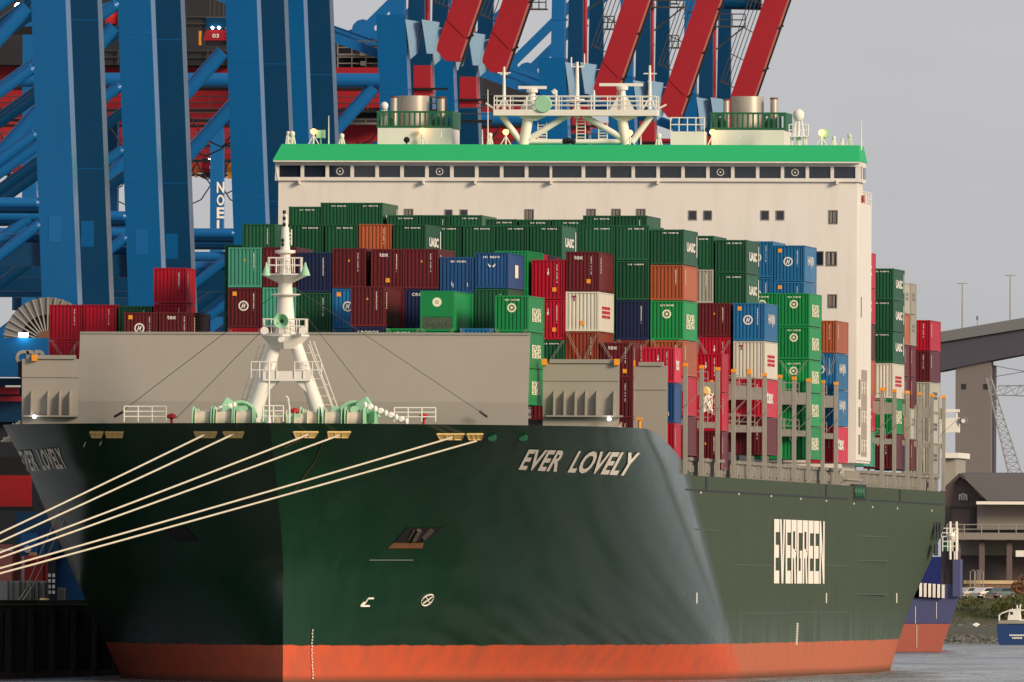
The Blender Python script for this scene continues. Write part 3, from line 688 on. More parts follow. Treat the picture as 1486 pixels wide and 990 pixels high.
# cabin windows
paint('winframe', (.30, .26, .22), .6)
for (px, py, ww, hh) in [(593, 311, 11, 14), (651, 311, 9, 12), (673, 311, 9, 12), (768, 313, 11, 17), (858, 311, 11, 14), (894, 311, 11, 14), (930, 311, 11, 14), (1005, 312.5, 10, 12), (1027, 312.5, 10, 12), (1110, 312.5, 10, 12), (1132, 312.5, 10, 12), (1209, 315, 11, 18), (1206.5, 375.5, 14, 19), (1188, 375, 12, 19), (1208, 437, 11, 18)]:
    a = H(px - ww / 2, py + hh / 2); b = H(px + ww / 2, py - hh / 2)
    m = MB(); m.box(a.x - .07, b.x + .07, YH + .2, YH + .26, a.z - .07, b.z + .07); fo = m.build('cabin_window', MAT['winframe'], house)
    m = MB(); m.box(a.x, b.x, YH + .18, YH + .196, a.z, b.z); m.build('window_pane', MAT['glass'], house)
    if ww == 11 or ww == 14:
        m = MB()
        for k in range(4): x = a.x + (b.x - a.x) * (.15 + .1 * k + (.25 if k > 1 else 0)); m.box(x - .05, x + .05, YH + .165, YH + .177, a.z + .05, b.z - .05)
        m.build('curtain', MAT['curtain'], house)
# port side tower: recess with stairs, small marks
m = MB(); zt = H(1246, 296).z
m.box(hx1 + .006, hx1 + .12, YH + .4, YH + HD - .6, 17.2, zt)
tw = m.build('side_tower', MAT['white'], house)
zA = H(1250, 662).z; zB = H(1250, 536).z
m = MB(); m.box(hx1 + .126, hx1 + .142, YH + 3.8, YH + 9.6, zA, zB); m.build('recess_panel', MAT['curtain'], house)
m = MB()
for k in range(3):
    z = zA + .4 + k * (zB - zA) / 3; m.nxt(); rail(m, [(hx1 + .17, YH + 4.2, z), (hx1 + .17, YH + 9.2, z)], .9, .04, 2.5)
m.build('stair', MAT['white'], house)
m = MB()
for k in range(3): z = H(1245, 565 + 40 * k).z; m.nxt().box(hx1 + .126, hx1 + .16, YH + 1.0, YH + 2.6, z - .8, z + .8)
m.nxt().box(hx1 + .126, hx1 + .16, YH + 3.0, YH + 3.6, H(1245, 460).z, H(1245, 430).z); m.build('vent_grille', MAT['greydk'], house)
m = MB(); rail(m, [(hx1 + .1, YH + 5, zt), (hx1 + .1, YH + 14, zt)], 1.1, .045, 1.8); m.box(hx1 - 1.5, hx1 - .1, YH + 7, YH + 9, zt, zt + 1.1)
m.box(hx1 + .28, hx1 + .32, YH + 1.5, YH + 2, wz0 - .2, zr0 - .13); m.build('wing_railing', MAT['white'], house)
m = MB(); p = H(1256, 300); m.box(hx1 + .11, hx1 + .14, YH + 4.5, YH + 6.5, zt + .2, zt + .8); m.build('lifebuoy_box', MAT['red'], house)
# feet of the house on the port side: gangway pit
m = MB()
for k in range(7): y = YH + 1 + k * 2.1; m.nxt().box(HALF - .6, HALF - .3, y, y + .5, 14.2, 16.4)
m.nxt().box(HALF - .5, HALF - .2, YH + .5, YH + 16, 15.6, 15.75); m.build('gangway_frame', MAT['greypost'], ship)
m = MB(); m.box(HALF - .2, HALF + .05, YH + 3.5, YH + 17, 14.02, 15.3)
m.build('gangway_opening', MAT['darkin'], ship)
m = MB()
for k in range(4): m.nxt().lathe((HALF + .1, YH + 5 + k * 2.6, 14.65), [(.45, -.1), (.5, 0), (.45, .1)], 10, 'x')
m.build('gangway_roller', MAT['funnelgreen'], ship)

# small fittings on the house front
m = MB()
for px in (435, 615, 690, 800, 955, 1215): p = H(px, 262); m.nxt().box(p.x - .08, p.x + .08, YH - .3, YH + .2, p.z - .3, p.z)
m.nxt().bar(H(400, 240, YH), H(404, 262, YH), .1); m.build('rain_gutter', MAT['white'], house)

# ------------------------------------------------------------------ funnels
def funnel(bx0, bx1, by, ry0, cyl, smalls, Y):
    a = H(bx0, 212, Y); b = H(bx1, by, Y); m = MB(); zb = b.z
    m.box(a.x, b.x, Y, Y + 7, zr1 - .5, zb); fo = m.build('funnel', MAT['white'], ship)
    zr = H(bx0, ry0, Y).z; m = MB()
    for s in range(2):
        y = Y + .05 + s * 6.8; m.box(a.x - .1, b.x + .1, y, y + .16, zr - .16, zr); m.box(a.x - .1, b.x + .1, y, y + .16, zb + .004, zb + .2)
        n = 14
        for i in range(n + 1): x = a.x + (b.x - a.x) * i / n; m.box(x - .07, x + .07, y + .01, y + .14, zb + .2, zr - .16)
    m.box(b.x - .05, b.x + .1, Y + .22, Y + 6.8, zb + .004, zr); m.box(a.x - .1, a.x + .05, Y + .22, Y + 6.8, zb + .004, zr)
    m.build('funnel_screen', MAT['funnelgreen'], fo)
    x0, x1, yt = cyl; p = H(x0, yt, Y + 3); q = H(x1, yt, Y + 3); R = (q.x - p.x) / 2
    m = MB(); m.lathe(((p.x + q.x) / 2, Y + 3.5, 0), [(R, zb), (R, p.z), (R - .15, p.z), (R - .15, p.z - .6)], 32); m.build('exhaust_stack', MAT['steel'], fo, smooth=True)
    for x0, x1, yt in smalls:
        p = H(x0, yt, Y + 2); q = H(x1, yt, Y + 2); R = (q.x - p.x) / 2
        m = MB(); m.lathe(((p.x + q.x) / 2, Y + 2.5, 0), [(R, zb), (R, p.z), (R * .8, p.z), (R * .8, p.z - .5)], 16); m.build('exhaust_pipe', MAT['steel'], fo, smooth=True)
        m = MB(); m.lathe(((p.x + q.x) / 2, Y + 2.5, p.z), [(R * 1.04, -.12), (R * 1.04, .02)], 16); m.build('pipe_cap', MAT['rust'], fo)
    m = MB()
    for t in (.12, .78):
        x = a.x + (b.x - a.x) * t; m.nxt().lathe((x, Y + 1.2, zb), [(.45, 0), (.45, .7), (.2, 1.0)], 8)
    m.build('ventilator', MAT['funnelgreen'], fo)
    return fo
f1 = funnel(548, 655, 186, 161, (577, 622, 139), [(566, 576, 140), (634, 645, 141)], YH + 6)
f2 = funnel(1032, 1138, 189, 163, (1060, 1108, 140), [(1049, 1058, 144), (1117, 1128, 142)], YH + 6)
m = MB(); a = H(973, 212, YH + 4); b = H(1022, 191, YH + 4); m.box(a.x, b.x, YH + 4, YH + 7, zr1 - .3, b.z); lk = m.build('locker_house', MAT['white'], ship)
m = MB(); rail(m, [(a.x, YH + 4, b.z), (b.x, YH + 4, b.z)], H(973, 171, YH + 4).z - b.z, .05, .7); m.build('locker_railing', MAT['whitep'], lk)

# ------------------------------------------------------------------ radar mast on the roof
YR = YH + 3.5
def R_(px, py, Y=YR): return at(px, py, Y)
a = R_(718, 168); b = R_(955, 160); m = MB(); m.box(a.x, b.x, YR - 1.2, YR + 1.2, a.z, b.z); rm = m.build('radar_mast', MAT['whitep'], ship)
def strut(p0, p1, r): m = MB(); m.tube(R_(*p0), R_(*p1), r, n=14); m.build('mast_strut', MAT['whitep'], rm, smooth=True)
strut((767, 168), (760, 210), .42); strut((902, 168), (909, 210), .42)
for p0, p1 in [((728, 168), (757, 207)), ((822, 168), (768, 202)), ((847, 168), (904, 201)), ((945, 168), (917, 207))]: strut(p0, p1, .25)
strut((757, 205.5), (912, 205.5), .2)
for px in (772, 905):
    p = R_(px, 168); m = MB(); m.prism([(p.x - 1.2, YR - .5, p.z - .003), (p.x + 1.2, YR - .5, p.z - .003), (p.x + .4, YR - .5, p.z - .4), (p.x - .4, YR - .5, p.z - .4)], (0, 1, 0)); m.build('gusset', MAT['whitep'], rm)
m = MB()
for y in (YR - 1.15, YR + 1.15): m.nxt(); rail(m, [(R_(719, 160).x, y, b.z), (R_(954, 160).x, y, b.z)], R_(720, 140).z - b.z, .05, 1.3, 3)
m.build('mast_railing', MAT['whitep'], rm)
def pole(px, y0, y1, r, arms):
    p = R_(px, y0); q = R_(px, y1); m = MB(); m.tube((p.x, YR, p.z), (q.x, YR, q.z), r, r * .55)
    for (ax0, ax1, ay) in arms: m.tube(R_(ax0, ay), R_(ax1, ay), .06, n=6)
    for s in (-1, 1): m.tube((p.x + s * .55, YR - .3, p.z), (p.x, YR, p.z + (q.z - p.z) * .28), .06, n=6)
    m.build('mast_pole', MAT['whitep'], rm)
pole(731.5, 159, 97, .17, [(722, 741, 106), (726, 737, 108)]); pole(837.5, 172, 90, .22, [(829, 848, 97), (830, 830.2, 84)]); pole(943, 159, 95, .17, [(934, 953, 107)])
m = MB(); m.tube(R_(829, 97), R_(829, 83), .06); m.nxt().tube(R_(848, 94), R_(848, 78), .05); m.nxt().lathe(R_(835, 146), [(.3, -.2), (.75, -.05), (.75, .12), (.3, .15)], 14)
m.nxt().tube(R_(705, 150), R_(717, 158), .08); m.nxt().tube(R_(967, 152), R_(955, 158), .08); m.nxt().tube(R_(862, 160), R_(862, 131), .08); m.nxt().tube(R_(807, 160), R_(807, 131), .1); m.tube(R_(802, 135), R_(807, 131), .2); m.build('antenna', MAT['whitep'], rm)
def radar(px, y, x0, x1):
    p = R_(px, 160); q = R_(px, y + 3); m = MB(); m.tube((p.x, YR, p.z), (p.x, YR, q.z), .32, .24, 10)
    for s in (-1, 1): m.prism([(p.x + s * .2, YR - .1, p.z), (p.x + s * 1.0, YR - .1, p.z), (p.x + s * .2, YR - .1, p.z + 1.4)], (0, .2, 0))
    m.lathe((p.x, YR, q.z), [(.45, -.25), (.5, 0), (.3, .1)], 12); o = m.build('radar_post', MAT['whitep'], rm)
    m = MB(); a = R_(x0, y + 2.2); b = R_(x1, y - 2); m.box(a.x, b.x, YR - .2, YR + .2, a.z, b.z); m.build('radar_scanner', MAT['whitep'], rm)
radar(772, 127, 752.5, 793); radar(903, 123, 870, 933)
m = MB(); c = R_(788, 151, YR - 1.3); m.lathe(c, [(.65, -.1), (.72, .05), (.3, .35)], 18, 'y'); m.build('whistle', MAT['mint'], rm, smooth=True)
m = MB()
for px in (787, 843, 875): m.nxt(); ladder(m, R_(px, 209), R_(px, 178 if px != 843 else 170), .7, n=8, r=.05)
m.build('mast_ladder', MAT['whitep'], rm)
# roof gear
def lamp(px, py, Y=YH + 2, big=1.0):
    p = at(px, py, Y); m = MB(); m.tube((p.x, Y, zr1 - .05), (p.x, Y, p.z), .07)
    for s in (-1, 1): m.tube((p.x + s * .45, Y, zr1 - .05), (p.x, Y, p.z - .3), .05, n=6)
    fl = m.build('floodlight', MAT['whitep'], ship); m = MB(); m.lathe((p.x, Y, p.z), [(.12, -.2 * big), (.24 * big, -.05), (.24 * big, .1), (.1, .22 * big)], 12); m.build('bulb', MAT['lampwarm'], fl)
for px, py in [(455, 191), (613, 190), (734, 192), (914, 193), (1034, 192), (1192, 193)]: lamp(px, py, YH + 2 if px not in (613, 1034) else YH + 5.5)
m = MB()
for px, py in [(465, 195), (1196, 194)]: p = at(px, py, YH + 2.2); m.nxt().box(p.x - .35, p.x + .35, YH + 2.2, YH + 2.7, p.z - .3, p.z + .35); m.tube((p.x, YH + 2.4, zr1), (p.x, YH + 2.4, p.z - .3), .06)
m.build('projector', MAT['mint'], ship)
def dome(px, py, r, base=210, Y=YH + 2.5, name='satellite_dome'):
    p = at(px, py, Y); m = MB(); m.lathe(p, [(r * .7, -r), (r, -r * .5), (r, .1), (r * .75, r * .65), (r * .3, r * .95)], 14)
    for s in (-1, 1): m.tube((p.x + s * r * 1.2, Y, zr1 - .05), (p.x + s * r * .5, Y, p.z - r), .07, n=6)
    m.tube((p.x, Y, zr1 - .05), (p.x, Y, p.z - r), .1, n=6); m.build(name, MAT['whitep'], ship, smooth=True)
dome(1159, 166, .45); dome(424, 194, .22); dome(418, 193, .15); dome(496, 197, .2); dome(1233, 197, .18); dome(1210, 200, .15); dome(1222, 203, .12); dome(711, 196, .2); dome(956, 197, .22); dome(558, 153, .3, Y=YH + 6.5)
m = MB(); a = at(1145, 197, YH + 2.5); b = at(1173, 197, YH + 2.5); rail(m, [a, b], at(1145, 181, YH + 2.5).z - a.z, .05, .6); m.box(a.x, b.x, YH + 2, YH + 3, a.z - .12, a.z)
for t in (.1, .4, .6, .9): x = a.x + (b.x - a.x) * t; m.tube((x, YH + 2.5, zr1), (x, YH + 2.5, a.z - .1), .06)
m.build('dome_platform', MAT['whitep'], ship)
m = MB()
for px, y0, y1 in [(477, 210, 168), (1250, 218, 175), (700, 210, 188), (930, 210, 196), (708, 210, 130), (640, 200, 190), (1073, 200, 196)]:
    p = at(px, y0, YH + 1.8); q = at(px, y1, YH + 1.8); m.nxt().tube(p, q, .06, .03, 6)
m.build('whip_antenna', MAT['whitep'], ship)
m = MB()
for px, py in ((590, 203), (825, 204), (820, 205), (831, 205)): p = at(px, py, YH + 1); m.nxt().lathe(p, [(.1, -.2), (.25, 0), (.25, .3)], 10, 'y'); m.tube((p.x, p.y, zr1 - .1), p, .06)
m.build('horn_speaker', MAT['black'], ship)

# ------------------------------------------------------------------ lashing bridges along the holds
posts = [63.6, 77.7, 92, 106.2, 120.6, 135, 149.4, 163.3, 177.4, 191.5, 205]
aft = [253.2, 266.5, 281, 294.6, 308.4, 322]
LB = []
for i, y in enumerate([36 - 1.2, 50.3 - 1.2] + posts + aft):
    if y < 60: continue
    m = MB(); m.box(-22.84, 22.84, y - .3, y + .4, 21.3, 22.25); lb = m.build('lashing_bridge', MAT['greypost'], ship)
    m = MB()
    for s in (1, -1): m.nxt().box(s * 22.88, s * 23.18, y - .2, y + .25, 15.2, 23.1)
    m.build('post', MAT['greypost'], lb)
    m = MB(); m.box(-22.84, 22.84, y - .3, y + .4, 18.8, 19.25); m.build('cross_beam', MAT['greypost'], lb)
    m = MB()
    for x in (-19.8, 19.8): m.nxt().box(x - .08, x + .08, y - .2, y + .2, 15.2, 18.8)
    m.build('upright', MAT['greydk'], lb)
    m = MB(); rail(m, [(10, y - .3, 22.0), (22.3, y - .3, 22.0)], 1.0, .035, 1.26, 2); m.nxt(); rail(m, [(10, y - .3, 19.1), (22.3, y - .3, 19.1)], 1.0, .035, 1.26, 2)
    for k in range(5):
        x = 12 + 2.52 * k; m.nxt().tube((x, y - .25, 19.2), (x + 2, y - .25, 21.2), .022, n=4)
    m.build('bridge_railing', MAT['greypost'], lb)
    m = MB(); m.box(22.86, 23.2, y - .25, y + .3, 23.1 + .003, 23.36); m.build('post_cap', MAT['orange'], lb)
    LB.append(y)
# stanchions between deck edge and the containers
st = MB(); st.box(22.1, 22.75, -.28, .28, 14.6, 16.25); st.box(21.6, 22.9, -.4, .4, 16.253, 16.5); stm = st.mesh('stanchion', MAT['greypost'])
st2 = MB(); st2.box(22.2, 22.6, -.18, .18, 14.6, 16.1); st2.box(22.1, 22.75, -.5, -.2, 15.4, 15.9); st2m = st2.mesh('stanchion', MAT['beige'])
y = 64.0; k = 0
while y < 322:
    if not (YH - 2 < y < YH + 19):
        o = bpy.data.objects.new('stanchion', stm if k % 2 == 0 else st2m); link(o, ship); o.location = (0, y, 0)
    y += 3.55; k += 1
m = MB(); m.box(21.5, 22.0, 64, 219, 14.5, 16.3); m.nxt().box(21.5, 22.0, 241, 322, 14.5, 16.3); m.build('coaming_wall', MAT['darkin'], ship)  # near-black colour puts shade into the gaps between stanchions
# gear seen between the posts
p = at(1025, 583, 84); m = MB(); random.seed(11)
for i in range(34): m.path([(p.x + random.uniform(-.5, .5), 84 + random.uniform(-.1, .1), p.z + random.uniform(-.9, .9)) for _ in range(3)], .05, 5)
tag(m.build('lashing_chain_bundle', MAT['letters'], None), 'white and yellow bundle of lashing gear hung between grey lashing posts', 'lashing gear')
m = MB(); m.lathe((p.x, 83.7, p.z + .8), [(.2, -.1), (.35, 0), (.2, .1)], 8, 'y'); m.build('hard_hat', MAT['yellow'], ship)
# ------------------------------------------------------------------ containers
CC = {'dg': (.011, .080, .036), 'eg': (.009, .225, .062), 'ma': (.105, .012, .016), 're': (.36, .006, .022), 'br': (.22, .042, .022), 'or': (.34, .085, .032),
      'te': (.06, .30, .20), 'na': (.012, .020, .065), 'bl': (.014, .13, .30), 'bd': (.016, .07, .20), 'wh': (.56, .52, .44), 'gy': (.36, .345, .29), 'pk': (.48, .018, .045)}
CNAME = {'dg': 'dark green', 'eg': 'bright green', 'ma': 'maroon', 're': 'red', 'br': 'brick red', 'or': 'orange brown', 'te': 'teal', 'na': 'navy', 'bl': 'blue', 'bd': 'deep blue', 'wh': 'cream white', 'gy': 'grey', 'pk': 'rose red'}
for k, c in CC.items():
    c = tuple(v * 1.08 for v in c); paint('ct_' + k, c, .40, .10, .22, (c[0] * .5 + .035, c[1] * .5 + .022, c[2] * .5 + .016), .5, rnd=.2, streak=True)
paint('mk_white', (.78, .76, .70), .6, .02, .25, (.4, .38, .33), 2); paint('mk_cream', (.82, .78, .58), .6, .02, .1); paint('mk_red', (.6, .03, .06), .6); paint('mk_grey', (.2, .2, .2), .6); paint('mk_black', (.02, .02, .02), .6); paint('mk_purple', (.25, .01, .10), .6)
CW, HC, HS = 1.219, 2.896, 2.591
_CM = {}
def cmesh(kind, H, L):
    k = (kind, H, L)
    if k in _CM: return _CM[k]
    m = MB(); pw, pd = .13, .10
    if kind == 'frame':
        for sx in (-1, 1):
            x0, x1 = (CW - pw, CW) if sx > 0 else (-CW, -CW + pw)
            for y0 in (0, L - .16): m.box(x0, x1, y0 + .004, y0 + .156, .12, H - .12)
            for y0 in (0, L - .18):
                for z in (0, H - .12): m.box(x0 + (-.004 if sx < 0 else -.03), x1 + (.004 if sx > 0 else .03), y0 - .004, y0 + .18, z, z + .12)
            m.box(x1 - .06 if sx > 0 else x0, x1 if sx > 0 else x0 + .06, .18, L - .18, .02, .14); m.box(x1 - .05 if sx > 0 else x0, x1 if sx > 0 else x0 + .05, .18, L - .18, H - .09, H - .01)
        for z0, z1 in ((.01, .15), (H - .11, H - .01)): m.box(-CW + pw, CW - pw, .01, .12, z0, z1); m.box(-CW + pw, CW - pw, L - .12, L - .01, z0, z1)
        m.box(-CW + .06, CW - .06, .12, L - .12, .06, .14); m.box(-CW + pw, CW - pw, L - .09, L - .03, .15, H - .11)
    elif kind == 'end':
        n = 8; x0 = -CW + pw; wv = (2 * CW - 2 * pw) / n; pts = []
        for i in range(n):
            a = x0 + i * wv; pts += [(a, .105), (a + wv * .22, .105), (a + wv * .36, .04), (a + wv * .78, .04), (a + wv * .92, .105)]
        pts.append((x0 + n * wv, .105)); z0, z1 = .15, H - .11
        m.add([(x, y, z0) for x, y in pts] + [(x, y, z1) for x, y in pts], [(i, i + 1, i + 1 + len(pts), i + len(pts)) for i in range(len(pts) - 1)])
    elif kind == 'side':      # local: outer face towards +x at x = 0
        n = int(L / .55); y0 = .16; wv = (L - .32) / n; pts = []
        for i in range(n): a = y0 + i * wv; pts += [(-.045, a), (-.045, a + wv * .2), (-.032, a + wv * .32), (-.032, a + wv * .8), (-.045, a + wv * .92)]
        pts.append((-.045, y0 + n * wv)); z0, z1 = .14, H - .09
        m.add([(x, y, z0) for x, y in pts] + [(x, y, z1) for x, y in pts], [(i, i + 1, i + 1 + len(pts), i + len(pts)) for i in range(len(pts) - 1)])
    elif kind == 'roof': m.box(-CW + .05, CW - .05, .12, L - .12, H - .06, H - .02)
    _CM[k] = m.mesh('container_' + kind, MAT['ct_gy']); return _CM[k]
def dashes(m, x0, x1, z0, z1, n, y=.022, seed=1, vert=False, thin=.5):
    random.seed(seed)
    for i in range(n):
        if vert:
            a = z0 + (z1 - z0) * i / n; d = (z1 - z0) / n
            if random.random() < .12: continue
            m.box(x0, x1 - random.random() * .03, y - .004, y, a, a + d * (.45 + .3 * random.random()))
        else:
            a = x0 + (x1 - x0) * i / n; d = (x1 - x0) / n
            if i == n // 3: continue
            m.box(a, a + d * (.35 + .35 * random.random()), y - .004, y, z0 + random.random() * .03, z1)
def ringpts(cx, cz, r, n=20): return [(cx + r * math.cos(2 * math.pi * i / n), cz + r * math.sin(2 * math.pi * i / n)) for i in range(n)]
def ring(m, cx, cz, r0, r1, y=.02, n=24):
    a = ringpts(cx, cz, r0, n); b = ringpts(cx, cz, r1, n)
    m.add([(x, y, z) for x, z in a + b], [(i, (i + 1) % n, n + (i + 1) % n, n + i) for i in range(n)])
def disc(m, cx, cz, r, y=.02, n=20): m.add([(x, y, z) for x, z in ringpts(cx, cz, r, n)], [tuple(range(n))])
def mark(kind, H, L, v=0):
    k = (kind, H, L, v)
    if k in _CM: return _CM[k]
    m = MB(); mats = [MAT['mk_white']]
    if kind == 'top': dashes(m, -.35, .85, H - .33, H - .22, 11, seed=v)
    elif kind == 'vert': dashes(m, .60, .68, H * .42, H * .88, 15, seed=v, vert=True)
    elif kind == 'tri': m.add([(-.1, .02, H * .66), (.06, .02, H * .66), (-.02, .02, H * .73)], [(0, 1, 2)]); mats = [MAT['orange']]
    elif kind == 'orange':
        x, z = ((-.9, H * .80), (.45, H * .14), (-.15, H * .16), (.3, H * .2))[v]; m.box(x, x + .3, .014, .02, z, z + .3); mats = [MAT['orange']]
    elif kind == 'H':
        ring(m, -.1, H * .55, .27, .37)
        text_on(m, 'H', lambda u, w: Vector((-.1 + (u - .5) * .34, .018, H * .55 + (w - .5) * .34)), bold=.06, shear=.35)
    elif kind == 'tex': text_on(m, 'tex', lambda u, w: Vector((-.62 + u * .66, .018, H * .80 + w * .27)), bold=.012)
    elif kind == 'eg':
        cz = H * .66; ring(m, -.02, cz, .20, .33, n=28); disc(m, -.02, cz, .10, .017)
        dashes(m, -.5, .55, H * .85, H * .90, 12, seed=v + 3)
        m.cur = 1
        for i in range(8):
            t = i * math.pi / 4; m.bar((-.02 + .13 * math.cos(t), .018, cz + .13 * math.sin(t)), (-.02 + .3 * math.cos(t), .018, cz + .3 * math.sin(t)), .03, .006, upv=(0, 1, 0))
        mats = [MAT['mk_cream'], MAT['ct_eg']]
    elif kind == 'T':
        m.box(-.75, -.45, .014, .02, H * .86, H * .90); m.box(-.64, -.56, .014, .02, H * .76, H * .86); mats = [MAT['mk_purple']]
    elif kind == 'cronos': text_on(m, 'CRONOS', lambda u, w: Vector((-.72 + 1.5 * u, .018, H * .83 + w * .22)), bold=.03, space=1.3)
    elif kind == 'moth':
        for s in (-1, 1): m.prism([(s * .04, .02, H * .62), (s * .30, .02, H * .70), (s * .22, .02, H * .62), (s * .12, .02, H * .58)], (0, -.006, 0))
        dashes(m, -.6, .6, H * .84, H * .90, 10, seed=4)
    elif kind == 'spark':
        for a, b in ((-.4, .25), (-.3, .2), (.75, .22)): m.box(a, a + .05, .014, .02, H * b - .12, H * b + .16)
        dashes(m, -.45, .7, H * .84, H * .90, 10, seed=6)
    elif kind == 'arrow': m.prism([(-.1, .02, H * .68), (.08, .02, H * .68), (-.01, .02, H * .6)], (0, -.006, 0)); m.box(-.03, .03, .014, .02, H * .68, H * .78)
    # side markings: local x = outwards, y along
    elif kind == 's_uasc':
        text_on(m, 'UASC', lambda u, w: Vector((.012, L * (.20 + .60 * u), H * (.38 + .27 * w))), bold=.05)
        m.box(.006, .012, L * .90, L * .945, H * .26, H * .86)
    elif kind == 's_eve':
        for i, ch in enumerate('EVERGREEN'):
            r, c = divmod(i, 3); letter(m, ch, lambda u, w: Vector((.012, L * (.20 + .19 * (c + .95 * u)), H * (.66 - .125 * r - .115 * (1 - w) ))))
        mats = [MAT['mk_cream']]
    elif kind == 's_han': text_on(m, 'HANJIN', lambda u, w: Vector((.012, L * (.25 + .5 * u), H * (.38 + .34 * w))), bold=.02)
    elif kind == 's_tex': text_on(m, 'tex', lambda u, w: Vector((.012, L * (.15 + .5 * u), H * (.36 + .34 * w))), bold=.03)
    elif kind == 's_red':
        random.seed(2)
        for r in range(3):
            for c in range(5): m.box(.006, .012, L * (.24 + .11 * c), L * (.24 + .11 * c + .055 + .03 * random.random()), H * (.35 + .11 * r), H * (.35 + .11 * r + .075))
        mats = [MAT['mk_red']]
    elif kind == 's_gry':
        for r in range(2):
            for c in range(4): m.box(.006, .012, L * (.3 + .11 * c), L * (.3 + .11 * c + .06), H * (.44 + .14 * r), H * (.44 + .14 * r + .1))
        mats = [MAT['mk_grey']]
    elif kind == 's_num': dashes(m, 0, 1, 0, 1, 1); m.v = []; m.f = []; m.m = []; [m.box(.006, .012, L * .1, L * .14, H * (.45 + .06 * i), H * (.45 + .06 * i + .035)) for i in range(7)]
    elif kind == 's_patch': m.box(.006, .012, L * .42, L * .62, H * .32, H * .68); mats = [MAT['mk_cream']]
    elif kind == 's_box': m.box(.006, .012, L * .55, L * .85, H * .35, H * .55); m.box(.006, .012, L * .35, L * .45, H * .35, H * .68)
    me = m.mesh('marking', mats); _CM[k] = me; return me
KIND = {  # code: colour, front marks, side marks, phrase
 'G': ('dg', ['top'], ['s_uasc'], 'with white side letters'), 'g': ('dg', ['vert'], [], ''), 'E': ('eg', ['eg'], ['s_eve'], 'with round cream emblem'),
 'R': ('eg', ['eg'], [], 'reefer with round emblem'), 'M': ('ma', ['vert', 'tri'], ['s_num'], ''), 'MH': ('ma', ['vert', 'H', 'orange'], [], 'with ringed white H'),
 'MT': ('ma', ['tex', 'vert', 'orange'], ['s_num'], 'lettered tex'), 'r': ('re', ['vert'], ['s_num'], ''), 'rA': ('re', ['arrow', 'vert', 'orange'], [], 'with white arrow'),
 'rT': ('pk', ['vert', 'arrow'], ['s_tex'], 'lettered tex on its side'), 'b': ('br', ['vert'], [], ''), 'o': ('or', ['vert'], ['s_num'], ''), 't': ('te', ['vert', 'tri'], [], ''),
 'n': ('na', ['vert'], [], ''), 'nC': ('na', ['cronos'], [], 'lettered CRONOS'), 'B': ('bd', ['spark'], [], ''), 'BA': ('bd', ['moth'], ['s_patch'], 'with white moth emblem'),
 'BH': ('bl', ['vert', 'H', 'orange'], ['s_han'], 'with ringed white H'), 'BP': ('bl', ['vert'], ['s_han'], ''), 'W': ('wh', ['T', 'orange'], ['s_red'], 'with purple T'), 'y': ('gy', ['vert'], ['s_gry'], '')}
paint('machinery', (.05, .09, .06), .6, .2, .5, (.3, .16, .08), 3)
NC = [0]
def container(code, xc, Y, z, H, L, label, group):
    ck, fm, smk, ph = KIND[code]; mat = MAT['ct_' + ck]; random.seed(NC[0]); NC[0] += 1
    def put(nm, me, parent, loc=(0, 0, 0), rz=0, own=True):
        o = bpy.data.objects.new(nm, me); link(o, parent); o.location = loc; o.rotation_euler.z = rz
        if nm == 'marking': o['kind'] = 'stuff'
        if own: o.material_slots[0].link = 'OBJECT'; o.material_slots[0].material = mat
        return o
    r = put('shipping_container', cmesh('frame', H, L), None, (xc, Y, z)); tag(r, label, 'container', group)
    put('end_wall', cmesh('end', H, L), r)
    sp = put('side_wall', cmesh('side', H, L), r, (CW, 0, 0)); put('side_wall', cmesh('side', H, L), r, (-CW, L, 0), math.pi); put('roof', cmesh('roof', H, L), r)
    if code == 'R':
        m = MB(); m.box(-CW + .13, CW - .13, .012, .04, H * .36, H - .12); o = bpy.data.objects.new('reefer_panel', m.mesh('reefer_panel', mat)); link(o, r)
        m = MB(); m.box(-CW + .13, CW - .13, .03, .04, .16, H * .34)
        for i in range(9): x = -.95 + .23 * i; m.box(x, x + .12, .0, .03, .2 + .1 * (i % 3), .5 + .12 * (i % 2))
        o = bpy.data.objects.new('cooling_unit', m.mesh('cooling_unit', MAT['machinery'])); link(o, r)
        m = MB(); ring(m, -.02, H * .72, .12, .33, .008, 28); disc(m, -.02, H * .72, .07, .008); o = bpy.data.objects.new('marking', m.mesh('marking', MAT['mk_cream'])); link(o, r)
    else:
        for f in fm: put('marking', mark(f, H, L, (0 if 'H' in code else random.randint(1, 3)) if f == 'orange' else random.randint(1, 4)), r, own=False)
    for f in smk: put('marking', mark(f, H, L), sp, own=False)
    return r
ORD = ['', 'first', 'second', 'third', 'fourth', 'fifth', 'sixth', 'seventh', 'eighth', 'ninth', 'tenth', 'eleventh', 'twelfth', 'thirteenth', 'fourteenth', 'fifteenth', 'sixteenth', 'seventeenth']
BY = [21.5, 36, 50.3, 64.6, 78.7, 93, 107, 122, 136, 151, 164, 178, 192, 205.5]
ST = []
def S(bay, px, ytop, spec, L=12.19, dy=0, right=False, aftY=None):
    Y = (aftY if aftY else BY[bay]) + dy; p = at(px, ytop, Y); x = p.x - CW if right else p.x + CW
    ST.append((Y, bay, x, p.z, spec.split(), L))
# first row behind the breakwater
S(0, 509, 415.2, 'M:h nC:h M:h'); S(0, 560, 476.5, 'E:s E:s E:s'); S(0, 610, 422, 'R:h E:s E:s'); S(0, 667.5, 476.5, 'BP:s BP:s'); S(0, 718.4, 428.8, 'E:s E:s E:s')
